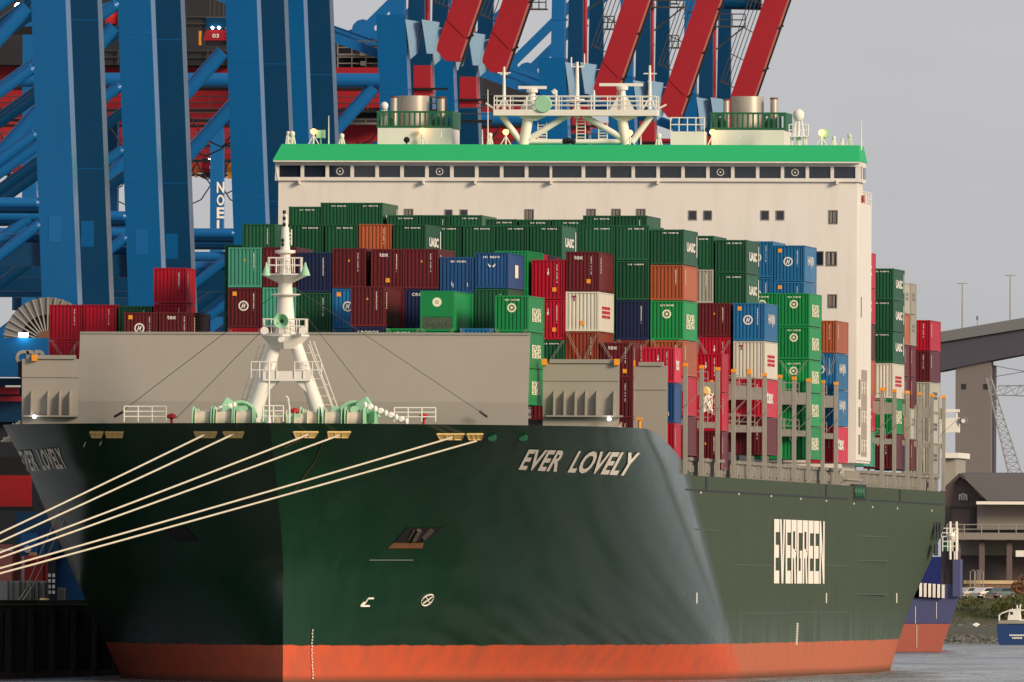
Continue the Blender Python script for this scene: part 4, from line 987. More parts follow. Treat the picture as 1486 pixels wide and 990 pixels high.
# second row
S(1, 180, 453, 'MH:s M:s b:h'); S(1, 230.6, 453, 'MT:s M:s M:h'); S(1, 331.4, 359, 't:h MH:h r:h M:h'); S(1, 381.5, 358.5, 'M:h t:h M:h'); S(1, 432, 366, 'n:h g:h M:h'); S(1, 482.5, 360, 'M:h BH:h BP:h')
S(1, 538.5, 361, 'MT:h M:h M:h'); S(1, 588, 361, 'M:h nC:h M:h'); S(1, 638.7, 373, 'B:s R:h M:h'); S(1, 689.2, 366.5, 'BA:s g:h g:h')
# third row
S(2, 71.5, 442, 'r:s r:s b:h M:s'); S(2, 121, 442, 'r:s r:s M:h'); S(2, 172, 444, 'g:s r:s'); S(2, 223, 388.6, 'r:s r:s M:s', L=6.06)
S(2, 718.5, 364, 'E:h E:h M:h'); S(2, 771.5, 377, 'rA:h rA:h G:h M:h'); S(2, 821.2, 365, 'MT:h W:h b:h M:h M:h'); S(2, 870.7, 497, 'MT:s M:h M:h', L=6.06); S(2, 931, 504, 'rT:s B:h r:h', L=6.06, dy=6.2)
# fourth row
S(3, 351.8, 324.7, 'g:s g:h g:h'); S(3, 743.5, 369.5, 'rT:h r:h'); S(3, 845, 326.8, 'G:s g:h g:h'); S(3, 894.6, 326.8, 'G:s G:h n:h b:s M:h M:h'); S(3, 944.5, 332.8, 'G:s o:s E:h o:s r:h M:h')
# fifth row
S(4, 326, 355, 'g:s g:s g:s g:h'); S(4, 373, 325.6, 'g:s g:s'); S(4, 422, 325.6, 'G:s g:s'); S(4, 472, 325.6, 'G:s g:s'); S(4, 521, 325, 'o:s g:s'); S(4, 570.6, 325.5, 'G:s g:s g:s')
S(4, 916, 560, 'r:h M:h')
# sixth row
S(5, 1001, 513, 'rA:h r:h M:h', L=6.06, dy=6.2)
# seventh, eighth row
S(6, 623, 327, 'G:s g:s'); S(6, 672, 327, 'G:s g:s'); S(6, 720.6, 327, 'G:s g:s'); S(6, 769.2, 327, 'G:s g:s g:s')
S(6, 963, 561, 'r:h M:h'); S(7, 988, 563, 'r:h n:h')
# ninth row
S(8, 1014, 439.7, 'M:s rA:h M:h M:h'); S(8, 1064.4, 439.7, 'BH:h W:h rT:h M:h')
# tenth row
S(9, 704.5, 318, 'G:s g:s'); S(9, 753.5, 318.5, 'G:s g:s'); S(9, 801, 318.5, 'G:s g:s'); S(9, 846, 312.7, 'G:s g:s'); S(9, 893.5, 312.7, 'g:s g:s'); S(9, 990, 342, 'G:s y:s g:s'); S(9, 1038, 348, 'G:s G:s g:s')
# twelfth row
S(11, 419, 299.7, 'G:s g:s'); S(11, 465.3, 294, 'G:s g:s'); S(11, 511, 294, 'G:s g:s'); S(11, 562, 312, 'G:s g:s'); S(11, 608.5, 312, 'g:s g:s'); S(11, 655, 312, 'G:s g:s')
S(11, 1084, 425, 'E:s E:s E:s E:s E:s'); S(11, 1130, 425.3, 'E:s E:s E:s E:s E:s')
# fourteenth row, against the deckhouse
S(13, 1078, 350, 'BH:h BH:h BH:h'); S(13, 1123.5, 356, 'BH:h BH:h BP:h M:h'); S(13, 1170, 465, 'o:s BH:h BP:h rT:h')
# rows aft of the deckhouse
S(20, 1254.5, 365, 'rT:h rT:h M:h o:h rT:h t:h', right=True, aftY=243); S(20, 1206, 346, 'o:h M:h M:h', right=True, aftY=243)
S(21, 1223, 366, 'M:h M:h', right=True, aftY=256.6)
S(22, 1296.8, 389.5, 'G:s G:s G:s W:h E:h M:h', right=True, aftY=270)
S(23, 1312.8, 410, 'y:s o:s M:s M:s o:s n:s', L=6.06, right=True, aftY=283.2); S(24, 1322.4, 411, 'y:s y:s M:s M:s y:s M:s', L=6.06, right=True, aftY=290)
S(25, 1350, 464.5, 'r:s M:s y:s y:s y:s', right=True, aftY=311.6)
rows = {}
for s in ST: rows.setdefault(s[1], []).append(s)
for bay, ss in rows.items():
    ss.sort(key=lambda s: s[2])
    for si, (Y, _, x, ztp, spec, L) in enumerate(ss):
        z = ztp
        for ti, it in enumerate(spec):
            code, h = it.split(':'); Hh = HC if h == 'h' else HS; z -= Hh
            ck, _, _, ph = KIND[code]
            tier = 'top' if ti == 0 else ORD[ti + 1] + ' from top'
            where = '%s row behind grey breakwater' % ORD[bay + 1] if bay < 14 else '%s row aft of deckhouse' % ORD[bay - 19]
            lab = '%s%s container%s, %s of %s stack from left, %s' % ('short ' if L < 7 else '', CNAME[ck], '', tier, ORD[si + 1], where)
            if len(lab.split()) > 16: lab = lab.replace(' grey breakwater', ' breakwater').replace('short ', '')
            if ph and len(lab.split()) + len(ph.split()) <= 16: lab = lab.replace(' container', ' container ' + ph, 1)
            container(code, x, Y, z, Hh, L, lab, 'shipping containers stacked on the ship')
            z -= .03
print('containers', NC[0])
# lashing rods crossing the lowest visible ends
def rods(px0, px1, y0, y1, Y, bay):
    m = MB(); a = at(px0, y0, Y); b = at(px1, y0, Y); c = at((px0 + px1) / 2 - 3, y1, Y); d = at((px0 + px1) / 2 + 3, y1, Y)
    for o in (0, .14): m.nxt().tube((a.x + o, Y, a.z), (c.x + o, Y, c.z), .017, n=5); m.tube((b.x - o, Y, b.z), (d.x - o, Y, d.z), .017, n=5)
    tag(m.build('lashing_rod', MAT['greypost'], ship))
for args in [(771, 819, 494, 527), (822, 868, 483, 525), (871, 918, 497, 530), (896, 942, 493, 528), (945, 990, 492, 528), (1012, 1060, 494, 530), (1131, 1172, 523, 550), (1192, 1214, 513, 545)]:
    px = args[0]; Y = {771: 50.1, 822: 50.1, 871: 50.1, 896: 64.3, 945: 64.3, 1012: 135.7, 1131: 177.7, 1192: 205.2}[px]
    rods(*args, Y, 0)
for px in (331, 482, 561, 611, 667, 718):
    rods(px, px + 48, 477, 515, 21.2 if px > 550 else 35.7, 0)
rods(73, 117, 494, 522, 50.0, 0)
# ------------------------------------------------------------------ mooring ropes
def rope(name, p, q, sag, r, label, mat='rope', n=24):
    pts = []
    for i in range(n + 1):
        t = i / n; v = Vector(p).lerp(Vector(q), t); v.z -= sag * 4 * t * (1 - t); pts.append(v)
    m = MB(); m.path([v - Vector(p) for v in pts], r, 7); o = m.build(name, MAT[mat], None); o.location = p
    return tag(o, label, 'rope', 'mooring ropes from bow to quay')
bol = []
for k, (px, yy) in enumerate([(304, 629), (345, 629), (443, 631), (487, 632), (652, 635), (688, 640)]):
    s = -1 if px < 400 else 1; Y, z = findY(px, yy, s); p = onhull(Y, z, s, .12)
    ey = (772, 785, 800, 808, 824, 832)[k]
    # the quay end lies off the picture to the left
    q = at(-260 - 2 * k, yy + (ey - yy) * (px + 260) / px, -72 + 1.2 * k)
    rope('mooring_rope', p, q, .12, .068, ['uppermost of the six pale mooring ropes, from left bow fairlead', 'second highest pale mooring rope, from left bow fairlead', 'third highest pale mooring rope, crossing just right of stem', 'fourth highest pale mooring rope, crossing just right of stem', 'fifth highest pale mooring rope, from far right bow fairlead', 'lowest of the six pale mooring ropes, from far right fairlead'][k])
for k, (px, yy, c) in enumerate([(126, 643, [(108, 690), (85, 745), (60, 800), (38, 855), (22, 879)]), (150, 642, [(122, 690), (98, 745), (72, 800), (48, 850), (30, 876)])]):
    Y, z = findY(px, yy, -1); p = onhull(Y, z, -1, .1); n = len(c)
    pts = [Vector(p)] + [at(a, b, Y + (70 - Y) * (i + 1) / n) for i, (a, b) in enumerate(c)]
    m = MB(); m.path([v - pts[0] for v in pts], .05, 6); o = m.build('mooring_rope', MAT['rope'], None); o.location = pts[0]
    tag(o, ['thin slack line hanging from left bow to quay, left one', 'thin slack line hanging from left bow to quay, right one'][k], 'rope', 'slack lines at the bow')
m = MB(); m.path([hp(470, 634), hp(455, 670), hp(425, 712)], .03, 5); m.path([hp(440, 634, off=.1), hp(408, 650, off=.1)], .03, 5); tag(m.build('heaving_line', MAT['rust'], None), 'thin reddish heaving line dangling down the green bow', 'rope')

# ------------------------------------------------------------------ gantry cranes
GX = -28.3        # water-side leg: right face at the height of the portal
def crane(D, idx, label, boom=True, near=False):
    Y = D - 1547.0; gap = 22.0; U = 15.0 if near else 0.0
    cr = thing('gantry_crane', label, 'crane', (GX, Y, 5.4), 'blue gantry cranes along the quay')
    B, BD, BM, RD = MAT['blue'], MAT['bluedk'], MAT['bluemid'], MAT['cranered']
    lean = .045; LW = 2.55; ZT = 57.4 + U
    def lx(z): return GX - (z - 28) * lean      # right face of the water-side leg
    for k, y in enumerate((Y, Y + gap)):
        m = MB(); a, b = lx(5.4), lx(ZT)
        m.hexa([(a - LW - .3, y, 5.4), (a, y, 5.4), (a, y + 3.2, 5.4), (a - LW - .3, y + 3.2, 5.4), (b - LW, y, ZT), (b, y, ZT), (b, y + 3.2, ZT), (b - LW, y + 3.2, ZT)])
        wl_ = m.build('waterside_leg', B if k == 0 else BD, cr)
        m = MB()
        for z in (16, 27.5, 39, 50.5): x_ = lx(z); m.nxt().box(x_ - LW + .02, x_ - .02, y - .02, y - .002, z, z + .07)
        m.nxt().box(lx(33) - LW + .5, lx(33) - LW + 1.5, y - .025, y - .004, 33.0, 35.0)
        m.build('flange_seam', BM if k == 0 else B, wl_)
        m = MB(); x = -63.6; m.hexa([(x, y, 5.4), (x + 1.3, y, 5.4), (x + 1.3, y + 1.4, 5.4), (x, y + 1.4, 5.4), (x, y, ZT), (x + 1.2, y, ZT), (x + 1.2, y + 1.4, ZT), (x, y + 1.4, ZT)])
        ll = m.build('landside_leg', BM, cr)
        # tie tubes of the side frame
        for (zw, zl, r) in (((36.0, 36.0, .43), (34.6, 9.5, .42), (41.5, 18, .42), (46.5, 23.5, .45), (53, 30, .5), (60.5, 37, .5)) if idx < 2 else ((36.0, 36.0, .43), (34.6, 9.5, .42))):
            m = MB(); xw = lx(zw) - LW + .15; m.tube((xw - .45, y + .3, zw - (zw - zl) * .012), (-63.6, y + .7, zl), r, n=14, cap=False); m.tube((xw + .05, y + .3, zw), (xw - .45, y + .3, zw - (zw - zl) * .012), r * .35, r, 14)
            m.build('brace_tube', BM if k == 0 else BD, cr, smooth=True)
        if k == 0:
            m = MB(); m.tube((lx(36) - LW, y + 1.8, 33.2), (-64, y + 1.8, 33.2), .5, n=12); m.build('brace_tube', BM, cr, smooth=True)
    # portal beams between the legs
    m = MB(); m.box(lx(35) - 2.2, lx(35) - .4, Y + 3.3, Y + gap - .1, 14.5, 17.5); m.build('portal_beam', BD, cr)
    m = MB(); m.box(-64.5, lx(24) - LW - .1, Y + .5, Y + 2.5, 31.2, 33.0); m.build('cross_girder', BD, cr)
    m = MB(); m.box(-64.4, -63.4, Y + 1.5, Y + gap, 31.5, 34); m.tube((-64, Y + 1.5, 12), (-64, Y + gap, 32), .4); m.tube((-64, Y + gap, 12), (-64, Y + 1.5, 32), .4); m.build('landside_beam', BD, cr)
    # sill beams and bogies
    m = MB(); m.box(GX - 4.2, GX - .9, Y - 4, Y + gap + 6, 9.3, 12.4); sb = m.build('sill_beam', BD, cr)
    m = MB()
    for y in (Y - 2, Y + 3, Y + gap - 3, Y + gap + 3):
        m.nxt().box(GX - 3.6, GX - 1.6, y - 1.6, y + 1.6, 6.4, 9.2); [m.lathe((GX - 2.6, y + o, 6.0), [(.5, -.3), (.5, .3)], 10, 'x') for o in (-1, 1)]
    m.build('bogie', RD, cr)
    # main girder: red single box, with walkway and rails
    yc = Y + gap / 2 + 1.5
    m = MB(); m.box(-108, GX - 2.4, yc - 1.6, yc + 1.6, 49.4 + U, 53.0 + U); gd = m.build('main_girder', RD, cr)
    m = MB(); m.box(-108, GX + 1.5, yc - 2.9, yc - 1.65, 49.0 + U, 49.25 + U); m.box(-108, GX + 1.5, yc - 1.75, yc - 1.62, 51.0 + U, 51.2 + U)
    m.build('walkway', MAT['black'], gd)
    m = MB(); rail(m, [(-108, yc - 2.85, 49.25 + U), (GX + 1.5, yc - 2.85, 49.25 + U)], 1.1, .05, 3.5, 2); m.build('walkway_rail', MAT['wire'], gd)
    m = MB()
    for i in range(13): x = -104 + i * 6; m.path([(x, yc - 2.2, 48.9 + U), (x + 1.5, yc - 2.2, 46.6 + U), (x + 3, yc - 2.2, 45.9 + U), (x + 4.5, yc - 2.2, 46.6 + U), (x + 6, yc - 2.2, 48.9 + U)], .07, 5)
    m.build('festoon_cable', MAT['black'], gd)
    m = MB(); m.box(GX - 1.6, GX - .1, yc - 1.4, yc + 1.4, 50.4 + U, 53.2 + U); m.box(GX - 1.5, GX + .1, yc - 1.5, yc + 1.5, 50.8 + U, 51.1 + U); m.build('girder_end_block', RD, gd)
    # machinery house far back on the girder
    m = MB(); m.box(-74, -46, yc - 4, yc + 4, 53.1 + U, 59.5 + U); mh = m.build('machinery_house', MAT['darkin'], cr)
    m = MB(); rail(m, [(-60, yc - 4.3, 53.2 + U), (-46, yc - 4.3, 53.2 + U)], 1.2, .06, 2.0); rail(m, [(-60, yc - 4.3, 56.2 + U), (-46, yc - 4.3, 56.2 + U)], 1.2, .06, 2.0); m.build('house_railing', MAT['wire'], mh)
    # haunch at the leg top and upper frame
    for y in (Y, Y + gap):
        b = lx(50); m = MB(); x0 = lx(ZT) + .02
        for o in (0, 1.45): m.nxt().hexa([(x0 + o + .4, y + 1.0, ZT - 3.9 + .5 * (o > 0)), (x0 + o + .9, y + 1.6, ZT - 3.4), (x0 + o + .9, y + 2.2, ZT - 3.4), (x0 + o + .2, y + 2.2, ZT - 3.4), (x0 + o, y + .2, ZT - .4), (x0 + o + 1.4, y + 1.4, ZT - .6), (x0 + o + 1.4, y + 2.4, ZT - .6), (x0 + o, y + 2.4, ZT - .4)])
        m.build('haunch', MAT['bluepale'], cr)
        m = MB(); t0 = lx(ZT) - 1.3; m.hexa([(t0 - .1, y + .6, ZT + .01), (t0 + 1.2, y + .6, ZT + .01), (t0 + 1.2, y + 2.2, ZT + .01), (t0 - .1, y + 2.2, ZT + .01), (t0 + .3, y + .6, 84 + U), (t0 + 1.3, y + .6, 84 + U), (t0 + 1.3, y + 2.2, 84 + U), (t0 + .3, y + 2.2, 84 + U)])
        for z in (61 + U, 65 + U, 69 + U, 73 + U, 77 + U): m.box(t0 - .06, t0 + 1.36, y + .55, y + 2.25, z, z + .18)
        m.build('apex_leg', BM, cr)
        m = MB(); m.hexa([(t0 + 1.45, y + 1.2, ZT - .5), (t0 + 2.9, y + 1.2, ZT - .5), (t0 + 2.9, y + 2.0, ZT - .5), (t0 + 1.45, y + 2.0, ZT - .5), (t0 + 1.9, y + 1.2, 84 + U), (t0 + 2.9, y + 1.2, 84 + U), (t0 + 2.9, y + 2.0, 84 + U), (t0 + 1.9, y + 2.0, 84 + U)]); m.build('apex_post', BD, cr)
        m = MB(); a = Vector((lx(56 + U) - LW, y + 1.5, 53 + U)); c = Vector((a.x - 17, y + 1.5, 60 + U)); m.bar(a + Vector((0, 0, 1)), c, .5, .8); m.bar(c, Vector((t0, y + 1.5, 78 + U)), .5, .9); m.bar(c, Vector((-64, y + 1.5, 56 + U)), .5, .8); m.lathe(c, [(1.1, -.35), (1.1, .35)], 12, 'y'); m.build('back_stay', BM, cr)
        m = MB(); m.tube((lx(52 + U) - LW + .1, y + .2, 51.6 + U), (-64, y + .2, 51.6 + U), .65, n=14); m.build('top_tie_tube', BM, cr, smooth=True)
    m = MB(); a = Vector((lx(57) - LW - .2, Y + .2, 51)); m.tube(a, (a.x - 13, Y + .2, 36.5), .6, n=12); m.build('brace_tube', BM, cr, smooth=True)
    # small platforms
    m = MB()
    for z in (62 + U, 66.5 + U): m.box(lx(z) - 3.6, lx(z) - 1.6, Y - .2, Y + 2, z, z + .12); rail(m, [(lx(z) - 3.6, Y - .2, z + .1), (lx(z) - 1.6, Y - .2, z + .1)], 1.2, .06, .7)
    m.build('maintenance_platform', MAT['wire'], cr)
    if boom:
        hz = 54.1 + U; hx = GX + 1.35; ang = math.radians(19); L = 58.0
        d = Vector((math.sin(ang), 0, math.cos(ang))); nrm = Vector((math.cos(ang), 0, -math.sin(ang)))
        base = Vector((hx, yc, hz)); Wd = 1.12
        def P(t, u, y): return base + d * t + nrm * u + Vector((0, y, 0))
        m = MB(); m.hexa([P(.6, -Wd, -1.3), P(-.2, Wd, -1.3), P(-.2, Wd, 1.3), P(.6, -Wd, 1.3), P(L, -Wd, -1.3), P(L, Wd, -1.3), P(L, Wd, 1.3), P(L, -Wd, 1.3)]); bo = m.build('boom', RD, cr)
        m = MB(); m.bar(P(.2, Wd + .12, -1.0), P(L, Wd + .12, -1.0), .5, .2, upv=nrm); m.build('boom_rail', MAT['craneredlt'], bo)
        m = MB(); m.bar(P(-.8, Wd + .32, -1.0), P(L, Wd + .32, -1.0), .4, .14, upv=nrm)
        for i in range(12): m.bar(P(2 + 4.6 * i, Wd + .1, -1.2), P(2.5 + 4.6 * i, Wd + .5, -1.2), .2)
        m.build('cable_tray', MAT['black'], bo)
        m = MB()
        for u in (-Wd - .35, -Wd - .75, -Wd - 1.15, -Wd - 1.5): m.tube(P(4, u, -1.0), P(L, u, -1.0), .045, n=5)
        for i in range(18): m.tube(P(4 + i * 3, -Wd - .02, -1.0), P(4.2 + i * 3, -Wd - 1.6, -1.0), .05, n=5)
        m.build('boom_walkway', MAT['wire'], bo)
        m = MB(); m.bar(P(3.2, -Wd * .9, -1.33), P(2.2, Wd * .9, -1.33), .06, .4); m.prism([P(-.2, Wd, -1.35), P(.6, -Wd, -1.35), P(.1, -Wd * .9, -1.35), P(-.5, 0, -1.35)], (0, 2.6, 0)); m.build('boom_foot', MAT['cranered'], bo)
        # folded forestay and its yoke
        q = P(12.5, -Wd - 2.4, 0); m = MB(); m.bar(q + Vector((-.6, 0, .6)), q + Vector((-2.0, 0, 22)), .8, .8); m.bar(q + Vector((1.4, 0, .6)), q + Vector((8.6, 0, 22)), .7, .7); m.build('forestay', BM, cr)
        m = MB(); m.tube(q + Vector((-1.6, 0, 0)), q + Vector((2.2, 0, -.1)), .75, n=12); m.build('stay_yoke', BD, cr, smooth=True)
        m = MB(); m.bar(P(19.5, -Wd, 0), P(20.5, -Wd - 2.6, 0), .9, .9); m.build('latch_arm', RD, cr)
        m = MB(); m.tube((q.x - 2.6, yc, ZT - .5), (q.x - 2.6, yc, q.z - 1.5), .2); m.build('guide_pole', RD, cr)
        m = MB(); m.box(q.x - 3.4, q.x + .6, yc - .6, yc + .6, q.z - 2.6, q.z - 2.45); rail(m, [(q.x - 3.4, yc - .6, q.z - 2.45), (q.x + .6, yc - .6, q.z - 2.45)], 1.2, .06, 1.2); m.bar((q.x + .5, yc, q.z - 2.5), (q.x - 2.6, yc, q.z - 5), .14); m.build('yoke_platform', MAT['wire'], cr)
    return cr
CL = ['blue gantry crane whose paired legs stand furthest left of all', 'blue gantry crane, second pair of legs from left edge', 'blue gantry crane, third pair of legs, just left of white deckhouse', 'blue gantry crane, fourth pair of legs, overlapping deckhouse corner', 'blue gantry crane with leftmost raised red boom, behind left funnel', 'blue gantry crane with second raised red boom from left', 'blue gantry crane with third raised red boom, behind radar mast', 'blue gantry crane with fourth raised red boom, right of radar mast', 'blue gantry crane with rightmost raised red boom, behind right funnel']
DD = [1667, 1727, 1808, 1846, 1934, 1977, 2090, 2164, 2238]
CR = [crane(D, i, CL[i], True, i < 4) for i, D in enumerate(DD)]
# trolleys with operator cabs and head blocks hanging on the girders
def headblock(px, py, Y, w, txt, label, hang, crane_):
    c = at(px, py, Y); t = thing('crane_trolley', label, 'crane trolley', c, 'crane trolleys under the girders')
    m = MB(); h = w * .42
    m.hexa([(c.x - w * .55, Y, c.z - h * .5), (c.x + w * .55, Y, c.z - h * .5), (c.x + w * .55, Y + 2.4, c.z - h * .5), (c.x - w * .55, Y + 2.4, c.z - h * .5), (c.x - w * .42, Y, c.z + h * .6), (c.x + w * .42, Y, c.z + h * .6), (c.x + w * .42, Y + 2.4, c.z + h * .6), (c.x - w * .42, Y + 2.4, c.z + h * .6)]); m.build('head_block', MAT['cranered'], t)
    m = MB(); text_on(m, txt, lambda u, v: Vector((c.x + (u - .5) * w * .3, Y - .03, c.z + (v - .5) * h * .42)), bold=.02); m.build('number', MAT['letters'], t)
    m = MB(); m.box(c.x - w * .45, c.x + w * .45, Y + .1, Y + 2.2, c.z - h * 1.0, c.z - h * .52); m.build('grapple', MAT['black'], t)
    m = MB(); m.tube((c.x - w * .5, Y + 1, c.z + h * 1.5), (c.x + w * .5, Y + 1, c.z + h * 1.5), h * .5, n=12); m.box(c.x - w * .45, c.x + w * .4, Y + .2, Y + 2, c.z + h * .7, c.z + h * 1.9); m.build('hoist_drum', MAT['bluedk'], t, smooth=False)
    m = MB()
    for s in (-1, 1):
        for o in (.1, .3): m.tube((c.x + s * w * o, Y + .6, c.z + h * .6), (c.x + s * w * o, Y + .6, c.z + hang), .05, n=5)
    m.build('hoist_rope', MAT['wire'], t)
    m = MB(); m.box(c.x + w * .62, c.x + w * .8, Y - .2, Y + .6, c.z - h * 1.1, c.z + h * 1.1); m.nxt().box(c.x - w * .75, c.x - w * .66, Y - .2, Y + .6, c.z - h, c.z + h * .5)
    m.nxt()
    for k in range(5): m.box(c.x + w * .58, c.x + w * .84, Y - .25, Y + .65, c.z - h + k * h * .45, c.z - h + k * h * .45 + .1)
    m.build('cable_frame', MAT['orange'], t)
    m = MB(); [m.lathe((c.x + s * w * .14, Y - .1, c.z + h * .85), [(.05, -.05), (.12, 0), (.05, .05)], 8, 'y') for s in (-1, 1)]; m.build('work_lamp', MAT['lampwhite'], t)
    return t
headblock(313, 52, 1858 - 1547, 1.9, '03', 'red crane trolley numbered 03, between second and third leg pair', 4, 3)
headblock(309, 243, 2176 - 1547, 2.4, '05', 'red crane trolley numbered 05, above the vertical blue sign column', 5, 7)
headblock(40, 18, 1745 - 1547, 2.0, '02', 'red crane trolley at top left corner behind blue tubes', 3, 1) if False else None
# red and orange machinery glimpsed between the legs at the top
def lit_gear(px, py, Y, w, label):
    c = at(px, py, Y); t = thing('trolley_cab', label, 'crane cab', c, 'lit crane cabs at the top of the picture'); m = MB()
    m.box(c.x - w, c.x + w, Y, Y + 2, c.z - .9, c.z + .5); m.build('cab_body', MAT['red'], t)
    m = MB(); m.box(c.x + w * .5, c.x + w * .8, Y - .3, Y, c.z - 1.2, c.z + 1.4); m.box(c.x + w * .95, c.x + w * 1.2, Y - .3, Y, c.z - 1.2, c.z + 1.6); m.box(c.x - w * .4, c.x + w * .6, Y - .2, Y - .02, c.z + .55, c.z + .7); m.build('ladder_frame', MAT['orange'], t)
    m = MB(); m.box(c.x - w * 1.6, c.x + w * 1.4, Y - .1, Y + 2, c.z - 1.9, c.z - 1.3); m.build('floor_grating', MAT['black'], t)
    m = MB(); m.lathe((c.x - w * .6, Y - .2, c.z + .3), [(.1, -.1), (.3, 0), (.1, .1)], 10, 'y'); m.build('lamp', MAT['lampwhite'], t)
lit_gear(38, 15, 1750 - 1547, 1.0, 'red lit cab at top left corner, left of first blue leg'); lit_gear(167, 18, 1760 - 1547, .8, 'red lit cab at top, between first and second leg pair')
# vertical maker's name on a land-side leg
lx7 = CR[6]; ORG[lx7.name] = Vector((GX, 2090 - 1547.0, 5.4)); m = MB(); Yn = 2090 - 1547.0 - .06
for i, ch in enumerate('NOELL'):
    y1 = 264 + i * 18.5; a = at(314.5, y1 + 16, Yn); b = at(325.5, y1, Yn)
    text_on(m, ch, lambda u, v: Vector((a.x + (b.x - a.x) * u, Yn, a.z + (b.z - a.z) * v)), bold=.03)
m.build('maker_name', MAT['letters'], lx7)
# lattice name board between the cranes
c0 = at(499, 173, 400); c1 = at(552, 140, 400); t = thing('sign_board', 'dark crane name board with pale frame and meander letters, left of funnel', 'sign', c0)
m = MB(); m.box(c0.x, c1.x, 400, 400.3, c0.z, c1.z); m.build('board', MAT['black'], t)
m = MB(); 
for a, b in (((c0.x, c0.z), (c1.x, c0.z)), ((c0.x, c1.z), (c1.x, c1.z)), ((c0.x, c0.z), (c0.x, c1.z)), ((c1.x, c0.z), (c1.x, c1.z))): m.bar((a[0], 399.9, a[1]), (b[0], 399.9, b[1]), .14)
m.build('frame', MAT['greypost'], t)
m = MB(); W_ = c1.x - c0.x; Hh = c1.z - c0.z
for i in range(7):
    x = c0.x + W_ * (.12 + .11 * i); z0 = c0.z + Hh * (.28 if i % 2 else .36); z1 = c0.z + Hh * (.72 if i % 3 else .62); m.bar((x, 399.9, z0), (x, 399.9, z1), .09)
    if i < 6: zz = z1 if i % 2 == 0 else z0 + .1; m.bar((x, 399.9, zz), (x + W_ * .11, 399.9, zz), .09)
m.build('lettering', MAT['letters'], t)
# platforms and machinery clutter behind the sign board
m = MB(); t = thing('machinery_platform', 'dark two-storey machinery platform with grey railings beside crane leg', 'platform', at(500, 190, 405))
for y0 in (78, 101, 134, 178):
    a = at(490, y0, 405); b = at(572, y0, 405); m.nxt().box(a.x, b.x, 405, 409, a.z - .15, a.z); rail(m, [(a.x, 405, a.z), (b.x, 405, a.z)], 1.1, .05, 1.2)
m.build('walkway', MAT['greypost'], t)
m = MB(); a = at(492, 132, 409); b = at(570, 66, 409); m.box(a.x, b.x, 409, 412, a.z, b.z); m.nxt(); a = at(505, 186, 407); b = at(575, 108, 407); m.box(a.x, b.x, 410, 413, a.z, b.z); m.build('house', MAT['darkin'], t)
m = MB(); a = at(495, 128, 408); b = at(560, 112, 408); m.box(a.x, b.x, 408, 408.8, a.z, b.z); m.nxt(); a = at(496, 205, 408); b = at(560, 182, 408); m.box(a.x, b.x, 408, 408.8, a.z, b.z); m.build('girder', MAT['cranered'], t)
m = MB(); p = at(505, 133, 404.5); m.box(p.x - .3, p.x + .3, 404.5, 404.8, p.z - .08, p.z + .08); m.build('lamp', MAT['lampamber'], t)
m = MB()
for px, py in ((526, 78), (563, 78), (527, 92), (561, 92)): p = at(px, py, 404.6); m.nxt().box(p.x - .25, p.x + .25, 404.6, 404.9, p.z - .2, p.z + .2)
m.build('floodlight', MAT['greypost'], t)

# cable reel and portal beam at the far left
Yr = 112.0; c = at(70, 497, Yr); t = thing('cable_reel', 'big spoked cable reel at left edge above blue beam', 'cable reel', c); Rr = at(135, 497, Yr).x - c.x
m = MB(); m.lathe(c, [(Rr, -.25), (Rr, .25), (Rr * .62, .25), (Rr * .62, -.25), (Rr, -.25)], 40, 'y', cap=False); m.build('rim', MAT['greydk'], t)
m = MB()
for i in range(36):
    a = 2 * math.pi * i / 36; m.bar(c + Vector((.4 * math.cos(a), -.35, .4 * math.sin(a))), c + Vector((Rr * math.cos(a), -.35, Rr * math.sin(a))), .09, .12, upv=(0, 1, 0))
m.build('spokes', MAT['beige'], t)
m = MB(); m.lathe(c, [(Rr * .8, .3), (Rr * .8, .5)], 30, 'y'); m.build('cable_pack', MAT['black'], t)
m = MB(); m.lathe(c, [(.9, -.5), (.9, -.36)], 20, 'y'); m.build('hub', MAT['rust'], t)
a = at(-60, 547, 111); b = at(74, 491, 111); t = thing('portal_platform', 'blue box beam with grey rounded letters at left edge', 'beam', a)
m = MB(); m.box(a.x, b.x, 109, 111.5, a.z, b.z); m.build('beam', MAT['blue'], t)
m = MB()
for ch, x0, x1 in (('C', 22, 42), ('P', 38, 50), ('B', 50, 66)):
    p = at(x0, 530, 108.9); q = at(x1, 508, 108.9); text_on(m, ch, lambda u, v: Vector((p.x + (q.x - p.x) * u, 108.96, p.z + (q.z - p.z) * v)), bold=.04)
m.build('lettering', MAT['greypost'], t)
p = at(34, 486, 108.7); m = MB(); m.box(p.x - .35, p.x + .35, 108.5, 108.8, p.z - .15, p.z + .15); m.build('lamp', MAT['lampwhite'], t)
for (x0, y0, x1, y1, Y, mt, nm) in [(-50, 612, 34, 549, 114, 'bluedk', 'leg_panel'), (-60, 572, 26, 562, 112, 'red', 'bumper_beam'), (-60, 582, 30, 575, 112.5, 'cranered', 'bumper_beam')]:
    a = at(x0, y0, Y); b = at(x1, y1, Y); m = MB(); m.box(a.x, b.x, Y, Y + 1, a.z, b.z); m.build(nm, MAT[mt], t)
m = MB(); m.tube(at(8, 561, 108.5), at(30, 561, 108.5), .08); m.build('rod', MAT['whitep'], t)
m = MB(); p = at(34, 536, 60); m.box(p.x - .35, p.x + .35, 59.6, 60.2, p.z - .6, p.z + .6); ob = m.build('winch_box', MAT['black'], ship)

